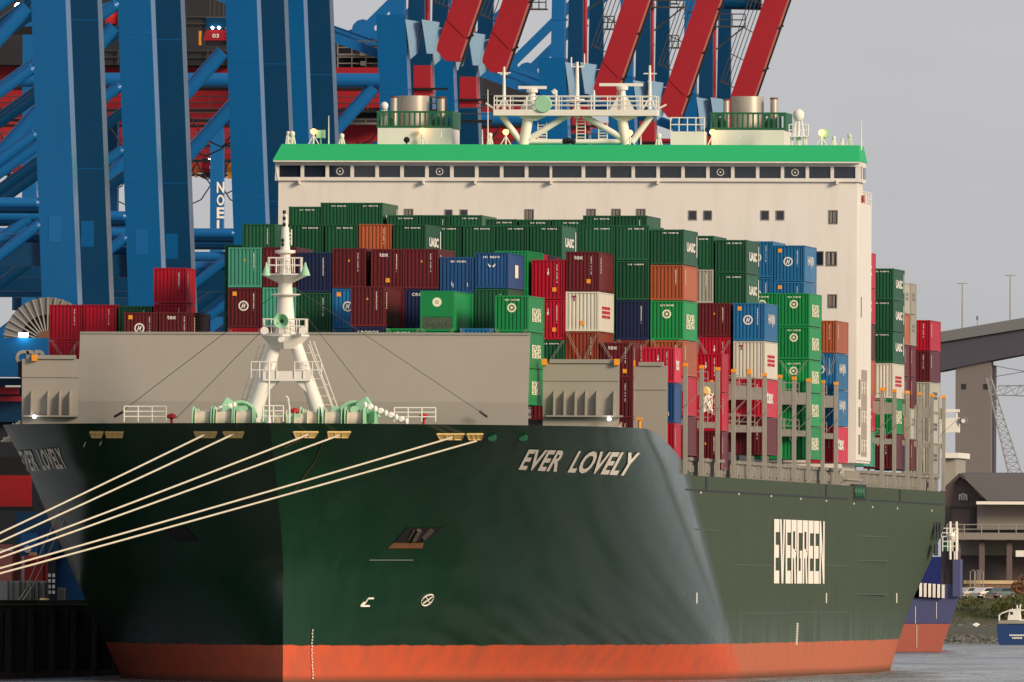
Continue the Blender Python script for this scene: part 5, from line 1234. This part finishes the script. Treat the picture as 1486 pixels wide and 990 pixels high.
# ------------------------------------------------------------------ things on the quay under the flare
def qbox(name, x0, y0, x1, y1, Y, dep, mat, label, cat, group=None, zb=None):
    a = at(x0, y1, Y); b = at(x1, y0, Y); z0 = a.z if zb is None else zb
    t = thing(name, label, cat, ((a.x + b.x) / 2, Y, z0), group); m = MB(); m.box(a.x, b.x, Y, Y + dep, z0, b.z); m.build('body', MAT[mat], t); return t, a, b
t, a, b = qbox('red_truck', -40, 790, 18, 842, 92, 6, 'craneredlt', 'salmon red vehicle body at left edge on the quay', 'vehicle', zb=5.9)
m = MB(); [m.lathe((a.x + o, 91.8, 5.9), [(.5, -.1), (.5, .3)], 12, 'y') for o in (.8, 2.0, 3.0)]; m.build('wheel', MAT['black'], t); m = MB(); m.box(a.x, b.x, 91.9, 91.99, b.z - .5, b.z - .35); m.build('trim', MAT['letters'], t)
t, a, b = qbox('control_cabin', 30, 774, 55, 807, 95, 1.6, 'bluemid', 'light blue electrical cabin on a post behind mooring ropes', 'cabin')
m = MB(); m.box(b.x + .02, b.x + .5, 95.3, 96.3, a.z, b.z - .1); m.build('side_door', MAT['blue'], t); m = MB(); m.lathe(at(40, 797, 94.9), [(.28, -.03), (.28, .03)], 14, 'y'); m.build('sign_disc', MAT['letters'], t); m = MB(); p = at(48, 804, 94.9); m.box(p.x - .3, p.x + .3, 94.9, 94.95, p.z - .12, p.z + .12); m.build('name_plate', MAT['yellow'], t)
m = MB(); m.box(a.x + .4, a.x + .8, 95.5, 96, 5.4, a.z); m.box(b.x - .6, b.x - .3, 95.5, 96, 5.4, a.z); m.build('post', MAT['steel'], t)
t, a, b = qbox('red_tank', 36, 812, 62, 841, 93.5, 2, 'red', 'red machine cover on quay below the blue cabin', 'machine', zb=5.4)
m = MB(); m.tube((a.x + .1, 93.4, b.z), (b.x, 93.4, b.z), .3); m.build('rounded_top', MAT['red'], t)
t, a, b = qbox('warning_post', 69, 812, 81, 842, 92, .5, 'black', 'black post with red and white blocks near dark hull edge', 'post', zb=5.4)
m = MB(); [m.box(a.x + .05 + .32 * c, a.x + .25 + .32 * c, 91.9, 91.99, 6.2 + .42 * r, 6.45 + .42 * r) for r in range(4) for c in range(2)]; m.build('blocks', MAT['letters'], t)
for i, (x0, x1) in enumerate([(-30, 11), (12, 29), (30, 49), (50, 68)]):
    t, a, b = qbox('concrete_block', x0, 843, x1, 880, 84 + .3 * i, 1.2, 'concrete', 'weathered concrete block, %s in the row along quay edge' % ['leftmost', 'second', 'third', 'fourth'][i], 'block', 'concrete blocks on the quay', zb=5.4)
    m = MB(); [m.box(a.x + .3 + o, a.x + .36 + o, 83.9, 84 + .3 * i - .01, 5.6, b.z - .1) for o in (.0, .5)]; m.build('groove', MAT['greydk'], t)
t, a, b = qbox('quay_bollard', 60, 873, 68, 882, 80, .5, 'yellow', 'small yellow bollard at foot of concrete blocks', 'bollard', zb=5.4); m = MB(); m.lathe(((a.x + b.x) / 2, 80.3, b.z), [(.3, 0), (.4, .1), (.3, .25)], 10); m.build('cap', MAT['yellow'], t)
t, a, b = qbox('grey_cabinet', 83, 853, 95, 874, 93, 1, 'greypost', 'pale grey cabinet on quay beside dark hull', 'cabinet', zb=5.4); m = MB(); m.box(a.x + .1, b.x - .1, 92.96, 92.99, 5.9, b.z - .2); m.build('door', MAT['greydk'], t)
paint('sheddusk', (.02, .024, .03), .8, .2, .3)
t, a, b = qbox('terminal_shed', -140, 612, 108, 880, 176, 8, 'sheddusk', 'dark terminal shed standing behind the quay gear under left bow flare', 'shed', zb=5.4)  # backdrop added to darken bright gaps behind the quay gear
m = MB(); m.box(a.x, b.x + .6, 175, 185, b.z + .005, b.z + .4); m.build('roof', MAT['bluedk'], t)
m = MB(); [m.nxt().box(a.x + 1.5 + 3 * i, a.x + 3.6 + 3 * i, 175.9, 175.99, 5.5, 9.6) for i in range(4)]; m.build('door', MAT['greydk'], t)
t, a, b = qbox('red_machine', -30, 690, 40, 735, 118, 3, 'red', 'red machine bay beyond the bow under blue sill beam', 'machine'); m = MB(); m.box(a.x, b.x + .4, 117.5, 118.2, a.z - .3, a.z - .01); m.nxt().box(a.x, b.x, 118.5, 120, b.z, b.z + 1.4); m.build('frame', MAT['black'], t)
# ------------------------------------------------------------------ blue feeder ship behind the stern
YF = 2400 - 1547.0
def Fp(px, py, Y=YF): return at(px, py, Y)
fs_ = thing('feeder_ship', 'small blue cargo ship with red waterline behind the green stern', 'ship', (Fp(1340, 943).x, YF, 0))
paint('feederblue', (.075, .085, .19), .5, .08, .25); paint('feederred', (.42, .115, .08), .6, .12, .3, (.3, .12, .1)); paint('feederdark', (.012, .02, .13), .45)  # hull blue and red muted to put distance haze into the paint
def hullpart(mat, prof, name):   # prof: rows (py, px_left, px_right)
    m = MB(); v = []; L = 120
    for py, xl, xr in prof:
        a = Fp(xl, py); b = Fp(xr, py); v += [(a.x, YF, a.z), (b.x, YF, b.z), (b.x - 1 - (160.7 - b.x) / (YF + 1547) * L, YF + L, b.z), (a.x - (160.7 - a.x) / (YF + 1547) * L, YF + L, a.z)]
    f = []
    for i in range(len(prof) - 1):
        o = 4 * i; f += [(o, o+1, o+5, o+4), (o+1, o+2, o+6, o+5), (o+2, o+3, o+7, o+6), (o+3, o, o+4, o+7)]
    n = len(prof); f += [(0, 3, 2, 1), (4*n-4, 4*n-3, 4*n-2, 4*n-1)]
    m.add(v, f); return m.build(name, MAT[mat], fs_)
hullpart('feederred', [(946, 1200, 1366), (925, 1200, 1372), (905.5, 1200, 1379)], 'boot_topping')
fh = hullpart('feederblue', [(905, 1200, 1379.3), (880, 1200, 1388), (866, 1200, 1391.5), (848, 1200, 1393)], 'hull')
hullpart('feederdark', [(868, 1200, 1366), (808, 1200, 1366)], 'deckhouse')
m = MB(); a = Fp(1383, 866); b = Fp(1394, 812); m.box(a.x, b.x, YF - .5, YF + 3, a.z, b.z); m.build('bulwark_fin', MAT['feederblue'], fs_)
for i in range(6):
    x = 1334 + 6.5 * i; a = Fp(x, 866 + i * .4, YF - .6); b = Fp(x + 4, 846 + i * .5, YF - .6); m = MB(); m.box(a.x, b.x, YF - .6, YF - .2, a.z, b.z); m.build('bulwark_post', MAT['whitep'] if i % 2 else MAT['letters'], fs_)
m = MB()
for x, y0, y1 in ((1358.5, 874, 898), (1328, 880, 905), (1330, 907, 940)):
    a = Fp(x, y1, YF - .05); b = Fp(x + .8, y0, YF - .05); m.box(a.x, b.x, YF - .06, YF - .02, a.z, b.z)
m.build('draught_marks', MAT['letters'], fs_)
m = MB(); 
for x in (1379, 1388): a = Fp(x, 812, YF); b = Fp(x, 757, YF); m.tube(a, b, .13, n=8)
rail(m, [Fp(1368, 800), Fp(1390, 800)], 1.6, .06, .5, 3); rail(m, [Fp(1366, 780), Fp(1390, 780)], 1.0, .06, .6, 2); m.build('rail_frame', MAT['whitep'], fs_)
m = MB(); m.lathe(Fp(1381, 778), [(.2, -.4), (.42, 0), (.3, .35), (.05, .45)], 14); m.build('radome', MAT['whitep'], fs_, smooth=True)
m = MB(); a = Fp(1370, 800, YF + 1); b = Fp(1389, 786, YF + 1); m.box(a.x, b.x, YF + 1, YF + 3, a.z, b.z); m.build('winch_cover', MAT['funnelgreen'], fs_)
m = MB(); a = Fp(1384, 866, YF + 1); b = Fp(1392, 770, YF + 1); m.box(a.x, a.x + .3, YF + 1, YF + 1.5, a.z, b.z); m.build('mast_post', MAT['whitep'], fs_)

# ------------------------------------------------------------------ far bank: riprap, grass, road, cars
YK = 1262.0
paint('grass', (.075, .085, .03), .95, .35, .6, (.12, .10, .05), .3); paint('rock', (.13, .125, .115), .95, .4, .5, (.03, .03, .03), .6)
x0 = at(1340, 900, YK).x; x1 = x0 + 80
m = MB(); random.seed(4); nx, ny = 110, 26; v = []
for j in range(ny + 1):
    for i in range(nx + 1):
        t = j / ny; y = YK - 12 + 46 * t; z = -.3 + 6.0 * t ** 1.1
        v.append((x0 + (x1 - x0) * i / nx + random.uniform(-.2, .2), y, z + random.uniform(-.16, .16)))
m.add(v, [(j*(nx+1)+i, j*(nx+1)+i+1, (j+1)*(nx+1)+i+1, (j+1)*(nx+1)+i) for j in range(ny) for i in range(nx)])
tag(m.build('river_bank', MAT['grass']), kind='structure')
m = MB(); random.seed(9)
for i in range(2200):
    t = random.random() ** 1.3 * .46; y = YK - 12 + 46 * t; z = -.3 + 6.0 * t ** 1.1; x = random.uniform(x0, x1); r = random.uniform(.2, .6)
    m.lathe((x, y, z + .05), [(r * .6, -r * .5), (r, 0), (r * random.uniform(.5, .8), r * .5)], 6)
tag(m.build('riprap', MAT['rock']), 'grey riprap stones along the far waterline', 'rocks', kind='stuff')
m = MB(); random.seed(10)
for i in range(5000):
    t = .36 + .64 * random.random(); y = YK - 12 + 46 * t; z = -.3 + 6.0 * t ** 1.1; x = random.uniform(x0, x1); h = random.uniform(.15, .55); a = random.uniform(-.2, .2)
    m.add([(x - .08, y, z), (x + .08, y, z), (x + a, y, z + h)], [(0, 1, 2)])
tag(m.build('grass', MAT['grass']), 'rough grass on the far river bank', 'grass', kind='stuff')
YC = 1297.0
m = MB(); m.box(x0, x1, YC - 3, YC + 10, 5.3, 5.72); tag(m.build('road', MAT['asphalt']), kind='structure')
def car(px, col, label):
    c = at(px, 864, YC); z = 5.72; t = thing('parked_car', label, 'car', (c.x, YC, z), 'cars parked on the far bank'); w2 = 2.15
    paint('car_' + str(px), col, .25, .03, .05)
    body = [(-w2, .35), (-w2, .75), (-1.5, .95), (-.9, 1.42), (.75, 1.45), (1.35, .98), (w2, .8), (w2, .35)]
    m = MB(); m.prism([(c.x + x, YC, z + h) for x, h in body], (0, 1.7, 0)); m.build('body', MAT['car_' + str(px)], t)
    m = MB(); m.prism([(c.x + x, YC - .02, z + h) for x, h in [(-1.3, .97), (-.82, 1.36), (.68, 1.38), (1.15, 1.0)]], (0, .03, 0)); m.build('window', MAT['glass'], t)
    for x in (-1.3, 1.3): m = MB(); m.lathe((c.x + x, YC + .1, z + .33), [(.33, -.15), (.33, .15)], 14, 'y'); wo = m.build('wheel', MAT['black'], t); m = MB(); m.lathe((c.x + x, YC - .06, z + .33), [(.2, -.01), (.2, .01)], 12, 'y'); m.build('rim', MAT['steel'], wo)
    t.rotation_euler.z = .95
    m = MB(); m.box(c.x - w2 - .01, c.x - w2 + .2, YC - .02, YC + .3, z + .6, z + .75); m.build('tail_light', MAT['red'], t)
car(1413, (.5, .48, .45), 'silver hatchback parked nearest the blue ship on far bank'); car(1437, (.72, .70, .66), 'white car parked between silver and teal cars on far bank'); car(1461, (.12, .17, .17), 'grey teal car parked furthest right on far bank')
m = MB()
for i in range(20): x = at(1395, 866, YC - 2).x + i * 1.9; m.box(x, x + .12, YC - 3, YC - 2.9, 5.72, 6.3)
m.box(at(1392, 866, YC).x, at(1600, 866, YC).x, YC - 3.05, YC - 3.0 + .12, 6.2, 6.32); tag(m.build('guard_rail', MAT['greydk']), 'low dark guard rail along the far bank in front of cars', 'guard rail')
# leafy bush above the launch
def bush(px, py, Y, n, rx, rz, label, cols):
    c = at(px, py, Y); t = thing('bush', label, 'bush', (c.x, Y, c.z)); random.seed(px); 
    m = MB()
    for i in range(5): a = random.uniform(-1, 1); m.tube((c.x, Y, c.z), (c.x + a * rx, Y + random.uniform(-1, 1), c.z + rz * 1.2), .1, .03, 5)
    m.build('stems', MAT['rust'], t)
    for k, col in enumerate(cols):
        nm = 'leaf_%d_%d' % (px, k); paint(nm, col, .8, .3, .3, None, 2); m = MB()
        for i in range(n):
            a = random.uniform(0, 6.28); r = random.random() ** .5; p = Vector((c.x + rx * r * math.cos(a), Y + random.uniform(-2, 2), c.z + rz * (1 + r * math.sin(a)) * (1 - .25 * abs(math.cos(a))))); s = random.uniform(.12, .28)
            d1 = Vector((random.uniform(-1, 1), random.uniform(-1, 1), random.uniform(-1, 1))).normalized() * s; d2 = Vector((random.uniform(-1, 1), random.uniform(-1, 1), random.uniform(-1, 1))).normalized() * s
            m.add([p, p + d1, p + d1 + d2, p + d2], [(0, 1, 2, 3)])
        m.build('crown', MAT[nm], t)
bush(1475, 898, 1278, 900, 3.4, 1.7, 'yellow green leafy bush behind the blue launch', [(.12, .12, .03), (.05, .07, .02)]); bush(1490, 866, 1280, 500, 2.0, 1.5, 'reddish brown shrub at right edge beside the parked cars', [(.22, .07, .03), (.12, .06, .03)]); bush(1404, 880, 1285, 300, 2.2, .7, 'low pale green shrub right of blue ship on bank', [(.12, .13, .04)])
# wall with pale coping, quay shed
YW = 1312.0
a = at(1400, 857, YW); b = at(1620, 846, YW); t = thing('garden_wall', 'rough brown wall with pale yellow coping behind parked cars', 'wall', a)
m = MB(); m.box(a.x, b.x, YW, YW + .5, 5.6, b.z - .2); paint('brickrough', (.22, .13, .08), .9, .3, .6, (.35, .28, .2), 2); m.build('wall', MAT['brickrough'], t)
m = MB(); m.box(a.x - .1, b.x, YW - .15, YW + .65, b.z - .198, b.z + .25); paint('coping', (.62, .46, .26), .7); m.build('coping', MAT['coping'], t)
m = MB()
for px in (1408, 1414, 1419): p = at(px, 845, YW - 1); m.path([(p.x, YW - 1, 5.7), (p.x, YW - 1, p.z + 1.4), (p.x + .4, YW - 1, p.z + 1.6), (p.x + .7, YW - 1, p.z + 1.3), (p.x + .7, YW - 1, 5.7)], .06, 6)
tag(m.build('bike_rack', MAT['greypost'], None), 'white tubular hoops in front of the brown warehouse', 'bike rack')
paint('shedbrown', (.145, .105, .10), .85, .12, .3, None, .2); paint('shedroof', (.125, .115, .115), .85, .1, .3, None, .1); paint('shedlight', (.26, .23, .20), .85, .1, .25, None, .15); paint('sheddark', (.075, .062, .065), .85, .15, .3)
YS = 1380.0
def Sp(px, py, Y=YS): return at(px, py, Y)
t = thing('warehouse', 'long dark brown warehouse with gable, arched window and raised platform', 'warehouse', (Sp(1430, 850).x, YS, 5.6))
pk = Sp(1394, 690); eL = Sp(1366, 717); eR = Sp(1424, 722)
m = MB(); m.prism([(eL.x, YS, 5.6), (eR.x + 40, YS, 5.6), (eR.x + 40, YS, eR.z), (eR.x, YS, eR.z), (pk.x, YS, pk.z), (eL.x, YS, eL.z)], (0, 30, 0)); m.build('gable_wall', MAT['shedbrown'], t)
m = MB(); r0 = Sp(1394, 689, YS - .4); r1 = Sp(1640, 689, YS - .4); e0 = Sp(1435, 727, YS - 2); e1 = Sp(1640, 727, YS - 2)
m.prism([(r0.x, YS - .5, r0.z), (r1.x, YS - .5, r1.z), (e1.x, YS - 5, e1.z), (e0.x, YS - 5, e0.z)], (0, 3, .3)); rf = m.build('roof', MAT['shedroof'], t)
m = MB(); m.bar((pk.x, YS - .6, pk.z + .15), (eL.x - .5, YS - .6, eL.z - .3), .8, .4); m.bar((pk.x, YS - .65, pk.z + .15), (e0.x, YS - .65, e0.z), .8, .4); m.build('verge', MAT['sheddark'], t)
c = Sp(1397.5, 726, YS - .3); m = MB(); pts = [(c.x - .55, YS - .3, c.z), (c.x + .55, YS - .3, c.z)] + [(c.x + .55 * math.cos(u), YS - .3, c.z + .9 * math.sin(u)) for u in [math.pi * k / 8 for k in range(9)]]
m.prism(pts, (0, .2, 0)); wd = m.build('arched_window', MAT['sheddark'], t); m = MB(); [m.box(c.x + o - .05, c.x + o + .05, YS - .36, YS - .31, c.z, c.z + .8) for o in (-.5, -.25, 0, .25, .5)]; m.path([(p[0], YS - .33, p[2]) for p in pts[1:]], .06, 5); m.build('mullions', MAT['letters'], wd)
m = MB(); a = Sp(1418, 767, YS - 1.5); b = Sp(1640, 731, YS - 1.5); m.box(a.x, b.x, YS - 1.5, YS - .6, a.z, b.z); m.build('upper_wall', MAT['shedlight'], t)
m = MB(); a = Sp(1417, 732, YS - 5); b = Sp(1640, 728.5, YS - 5); m.box(a.x, b.x, YS - 5.2, YS - 2, a.z, b.z); m.build('eaves_gutter', MAT['letters'], t)
m = MB()
for px in (1376, 1411): a = Sp(px, 765, YS - .1); m.box(a.x - .3, a.x + .3, YS - .25, YS - .02, 5.6, Sp(px, 735).z)
a = Sp(1376, 736, YS - .1); m.box(a.x, Sp(1412, 736).x, YS - .2, YS - .03, a.z - .1, a.z + .1); m.build('pilaster', MAT['sheddark'], t)
m = MB(); a = Sp(1385, 783, YS - 8); b = Sp(1640, 774, YS - 8); m.box(a.x, b.x, YS - 9, YS - 1.6, a.z, b.z); pf = m.build('raised_platform', MAT['shedlight'], t)
m = MB(); rail(m, [Sp(1374, 775, YS - 9), Sp(1600, 775, YS - 9)], 1.25, .07, 2.2, 2); m.build('platform_railing', MAT['greypost'], pf)
m = MB()
for px in (1390, 1425, 1465, 1510): a = Sp(px, 783, YS - 7.5); m.box(a.x - .35, a.x + .35, YS - 7.8, YS - 7.2, 5.6, a.z)
m.build('platform_column', MAT['shedbrown'], pf)
m = MB(); a = Sp(1393, 838, YS - 1.2); b = Sp(1452, 806, YS - 1.2); m.box(a.x, b.x, YS - 1.2, YS - .8, 5.6, b.z); m.build('loading_door', MAT['sheddark'], t)
m = MB(); a = Sp(1390, 806, YS - 1.3); b = Sp(1500, 785, YS - 1.3); m.box(a.x, b.x, YS - 1.3, YS - .9, a.z + .01, b.z); m.build('lintel_wall', MAT['shedlight'], t)
m = MB(); a = Sp(1474, 808, YS - 8); b = Sp(1486, 799, YS - 8); m.box(a.x, b.x, YS - 8, YS - 7.85, a.z, b.z); m.build('notice', MAT['letters'], t)
m = MB(); a = Sp(1400, 842, YS - 3); b = Sp(1455, 837, YS - 3); [m.box(a.x + .5 * i, a.x + .5 * i + .12, YS - 3, YS - 2.9, 5.6, 7.2) for i in range(11)]; m.box(a.x, b.x, YS - 3.02, YS - 2.88, 7.0, 7.15); m.build('picket_rail', MAT['greypost'], t)
# pale sheds and tree line far off at the edge of the stacks
t, a, b = qbox('pale_building', 1366, 665, 1387, 700, 1700, 20, 'beige', 'pale hazy building beyond the stern stacks', 'building', zb=5.6)
m = MB(); m.box(a.x, b.x + .5, 1699, 1722, b.z + .01, b.z + .8); m.build('roof', MAT['whitep'], t)
# white bridge-wing box with round lamp
c = at(1366, 629, 560); d = at(1391, 606, 560); t = thing('white_cabin', 'white box with round dark ringed lamp beside stern containers', 'cabin', c)
m = MB(); m.hexa([(c.x - 2, 560, c.z), (d.x, 560, c.z + .1), (d.x, 562, c.z + .1), (c.x - 2, 562, c.z), (c.x - 2, 560, d.z - .2), (d.x, 560, d.z), (d.x, 562, d.z), (c.x - 2, 562, d.z - .2)]); m.build('box', MAT['whitep'], t)
p = at(1398, 611, 560); m = MB(); m.lathe(p, [(.42, -.2), (.46, 0), (.42, .3)], 18, 'y'); m.build('lamp_ring', MAT['greydk'], t); m = MB(); m.lathe((p.x, 559.75, p.z), [(.2, -.05), (.2, .04)], 14, 'y'); m.build('lamp_lens', MAT['lampwhite'] if False else MAT['whitep'], t)
m = MB(); a = at(1372, 598, 560); b = at(1392, 594, 560); m.box(a.x, b.x, 560.3, 560.8, a.z, b.z); m.tube((b.x - .3, 560.5, b.z), (b.x - .3, 560.5, d.z), .1); m.build('roof_bar', MAT['whitep'], t)

# ------------------------------------------------------------------ high road bridge in the distance
YQ = 2600.0
def Q(px, py, Y=YQ): return at(px, py, Y)
t = thing('road_bridge', 'high grey concrete road bridge rising to the right in haze', 'bridge', (Q(1412, 700).x, YQ, 5.6))
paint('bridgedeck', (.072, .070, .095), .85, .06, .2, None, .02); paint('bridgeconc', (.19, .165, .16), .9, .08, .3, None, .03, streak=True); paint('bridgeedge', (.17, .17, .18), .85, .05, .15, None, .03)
def ribbon(pts_top, pts_bot, dep, mat, name, Yo=0):
    m = MB()
    for (a, b), (c, d) in zip(zip(pts_top[:-1], pts_top[1:]), zip(pts_bot[:-1], pts_bot[1:])):
        A_, B_, C_, D_ = Q(*a, YQ + Yo), Q(*b, YQ + Yo), Q(*d, YQ + Yo), Q(*c, YQ + Yo); m.prism([D_, C_, B_, A_], (0, dep, 0))
    m.build(name, MAT[mat], t)
ribbon([(1300, 491), (1368, 481), (1486, 461), (1620, 436)], [(1300, 505), (1368, 496), (1486, 477), (1620, 453)], 16, 'bridgeedge', 'deck_parapet')
ribbon([(1300, 504), (1368, 495), (1486, 476), (1620, 452)], [(1300, 548), (1368, 538), (1418, 527), (1486, 514), (1620, 486)], 14, 'bridgedeck', 'deck_girder', 1.0)
m = MB(); a = Q(1386, 700, YQ + 2); b = Q(1438, 525, YQ + 2); m.box(a.x, b.x, YQ + 2, YQ + 9, 5.6, b.z); m.build('pier', MAT['bridgeconc'], t)
m = MB(); a = Q(1436, 700, YQ + 6); b = Q(1443, 530, YQ + 6); m.box(a.x, b.x, YQ + 6, YQ + 12, 5.6, b.z); m.build('pier_back', MAT['bridgedeck'], t)
m = MB(); p = Q(1399, 561, YQ + 1.9); m.box(p.x - .4, p.x + .4, YQ + 1.85, YQ + 1.97, p.z - .5, p.z + .5); p = Q(1431, 561, YQ + 1.9); m.box(p.x - .4, p.x + .4, YQ + 1.85, YQ + 1.97, p.z - .5, p.z + .5); m.build('pier_opening', MAT['darkin'], t)
for px, y0, y1 in ((1396.5, 477, 412), (1466, 464, 400)):
    a = Q(px, y0, YQ + 4); b = Q(px, y1, YQ + 4); lp = thing('street_lamp', 'thin twin-armed street lamp on the bridge, %s one' % ('left' if px < 1450 else 'right'), 'street lamp', a, 'lamps on the bridge'); m = MB(); m.tube(a, b, .14, .1, 6); m.build('post', MAT['greypost'], lp); m = MB(); m.bar(b + Vector((-1.0, 0, .05)), b + Vector((1.0, 0, .05)), .16); m.build('lamp_arm', MAT['greypost'], lp)
p = Q(1418, 462, YQ + 4); lp = thing('traffic_camera', 'small dark box on a short post on the bridge deck', 'camera', p); m = MB(); m.box(p.x - .2, p.x + .2, YQ + 4, YQ + 4.4, p.z - .3, p.z + .4); m.build('box', MAT['greydk'], lp); m = MB(); m.tube((p.x, YQ + 4.2, p.z - 1.6), (p.x, YQ + 4.2, p.z - .3), .06); m.build('post', MAT['greydk'], lp)
# lattice dock crane
paint('lattice', (.28, .28, .29), .7)
YL = 1900.0; t = thing('dock_crane', 'grey lattice dock crane leaning beside the bridge pier', 'crane', at(1470, 690, YL))
def lattice(p0, p1, q0, q1, n, name):
    m = MB(); p0, p1, q0, q1 = [at(a, b, YL) for a, b in (p0, p1, q0, q1)]
    m.tube(p0, p1, .09, n=5); m.tube(q0, q1, .09, n=5)
    for dy in (1.2,): m.tube(p0 + Vector((0, dy, 0)), p1 + Vector((0, dy, 0)), .09, n=5); m.tube(q0 + Vector((0, dy, 0)), q1 + Vector((0, dy, 0)), .09, n=5)
    for i in range(n):
        a = p0.lerp(p1, i / n); b = q0.lerp(q1, (i + 1) / n); c = q0.lerp(q1, i / n); d = p0.lerp(p1, (i + 1) / n); m.tube(a, b, .05, n=4); m.tube(c, d, .05, n=4); m.tube(d, b, .05, n=4)
    m.build(name, MAT['lattice'], t)
lattice((1431, 548), (1464, 692), (1437, 546), (1484, 692), 14, 'tower'); lattice((1437, 573), (1600, 578), (1437, 577) if False else (1448, 560), (1600, 558), 9, 'jib')
m = MB(); m.tube(at(1438, 530, YL), at(1600, 560, YL), .05); m.tube(at(1436, 548, YL), at(1600, 520, YL), .05); m.build('cable', MAT['wire'], t)
# launch at the right edge
YB2 = 2735 - 1547.0
def Bp(px, py, Y=YB2): return at(px, py, Y)
t = thing('work_launch', 'small blue launch with white cabin at right edge of water', 'boat', (Bp(1470, 932).x, YB2, 0))
m = MB(); v = []
for (py, xl) in ((936, 1450), (932, 1448.5), (912, 1446.5), (906, 1447)):
    a = Bp(xl, py); b = Bp(1560, py); v += [(a.x, YB2, a.z), (b.x, YB2, b.z), (b.x, YB2 + 4, b.z), (a.x + .3, YB2 + 4, a.z)]
m.add(v, [q for i in range(3) for q in ((4*i, 4*i+1, 4*i+5, 4*i+4), (4*i+1, 4*i+2, 4*i+6, 4*i+5), (4*i+2, 4*i+3, 4*i+7, 4*i+6), (4*i+3, 4*i, 4*i+4, 4*i+7))] + [(12, 13, 14, 15)])
paint('launchblue', (.02, .055, .17), .4); m.build('hull', MAT['launchblue'], t)
m = MB(); a = Bp(1462, 915, YB2 - .1); b = Bp(1560, 904, YB2 - .1); m.box(a.x, b.x, YB2 + .3, YB2 + 3.5, Bp(1462, 908).z, Bp(1462, 899).z); m.build('deck_cabin', MAT['whitep'], t)
m = MB(); a = Bp(1449, 905, YB2 - .2); b = Bp(1560, 901, YB2 - .2); m.box(a.x, b.x, YB2 - .2, YB2 + 4.1, a.z, b.z); m.build('rubbing_deck', MAT['greypost'], t)
m = MB(); m.prism([Bp(1462, 900), Bp(1480, 900), Bp(1479, 883), Bp(1465, 885)], (0, 2.5, 0)); wh = m.build('wheelhouse', MAT['whitep'], t); m = MB(); a = Bp(1466, 892, YB2 - .03); b = Bp(1470, 888, YB2 - .03); m.box(a.x, b.x, YB2 - .04, YB2 - .01, a.z, b.z); m.build('window', MAT['glass'], wh)
m = MB(); m.path([Bp(1450, 903), Bp(1450, 893), Bp(1454, 890), Bp(1470, 884)], .1, 6); m.tube(Bp(1476, 884), Bp(1476, 878), .1); m.tube(Bp(1480, 884), Bp(1481, 877), .1); m.path([Bp(1480, 886), Bp(1500, 884)], .09, 5); m.build('rail_hoop', MAT['whitep'], t)
m = MB(); random.seed(8)
for r in range(2):
    for i in range(11 if r == 0 else 7): p = Bp(1465 + 2.1 * i + r * 4, 922 + 4 * r, YB2 - .04); m.box(p.x, p.x + .13, YB2 - .05, YB2 - .02, p.z - .1, p.z + .1)
m.build('name_lettering', MAT['letters'], t)
p = at(1416, 907, YK - 2); m = MB(); m.prism([(p.x - .4, p.y, p.z), (p.x + .1, p.y, p.z - .25), (p.x + .5, p.y, p.z), (p.x, p.y, p.z + .2)], (0, .1, .1)); tag(m.build('debris', MAT['letters'], None), 'pale scrap lying on the dark riprap bank', 'debris')
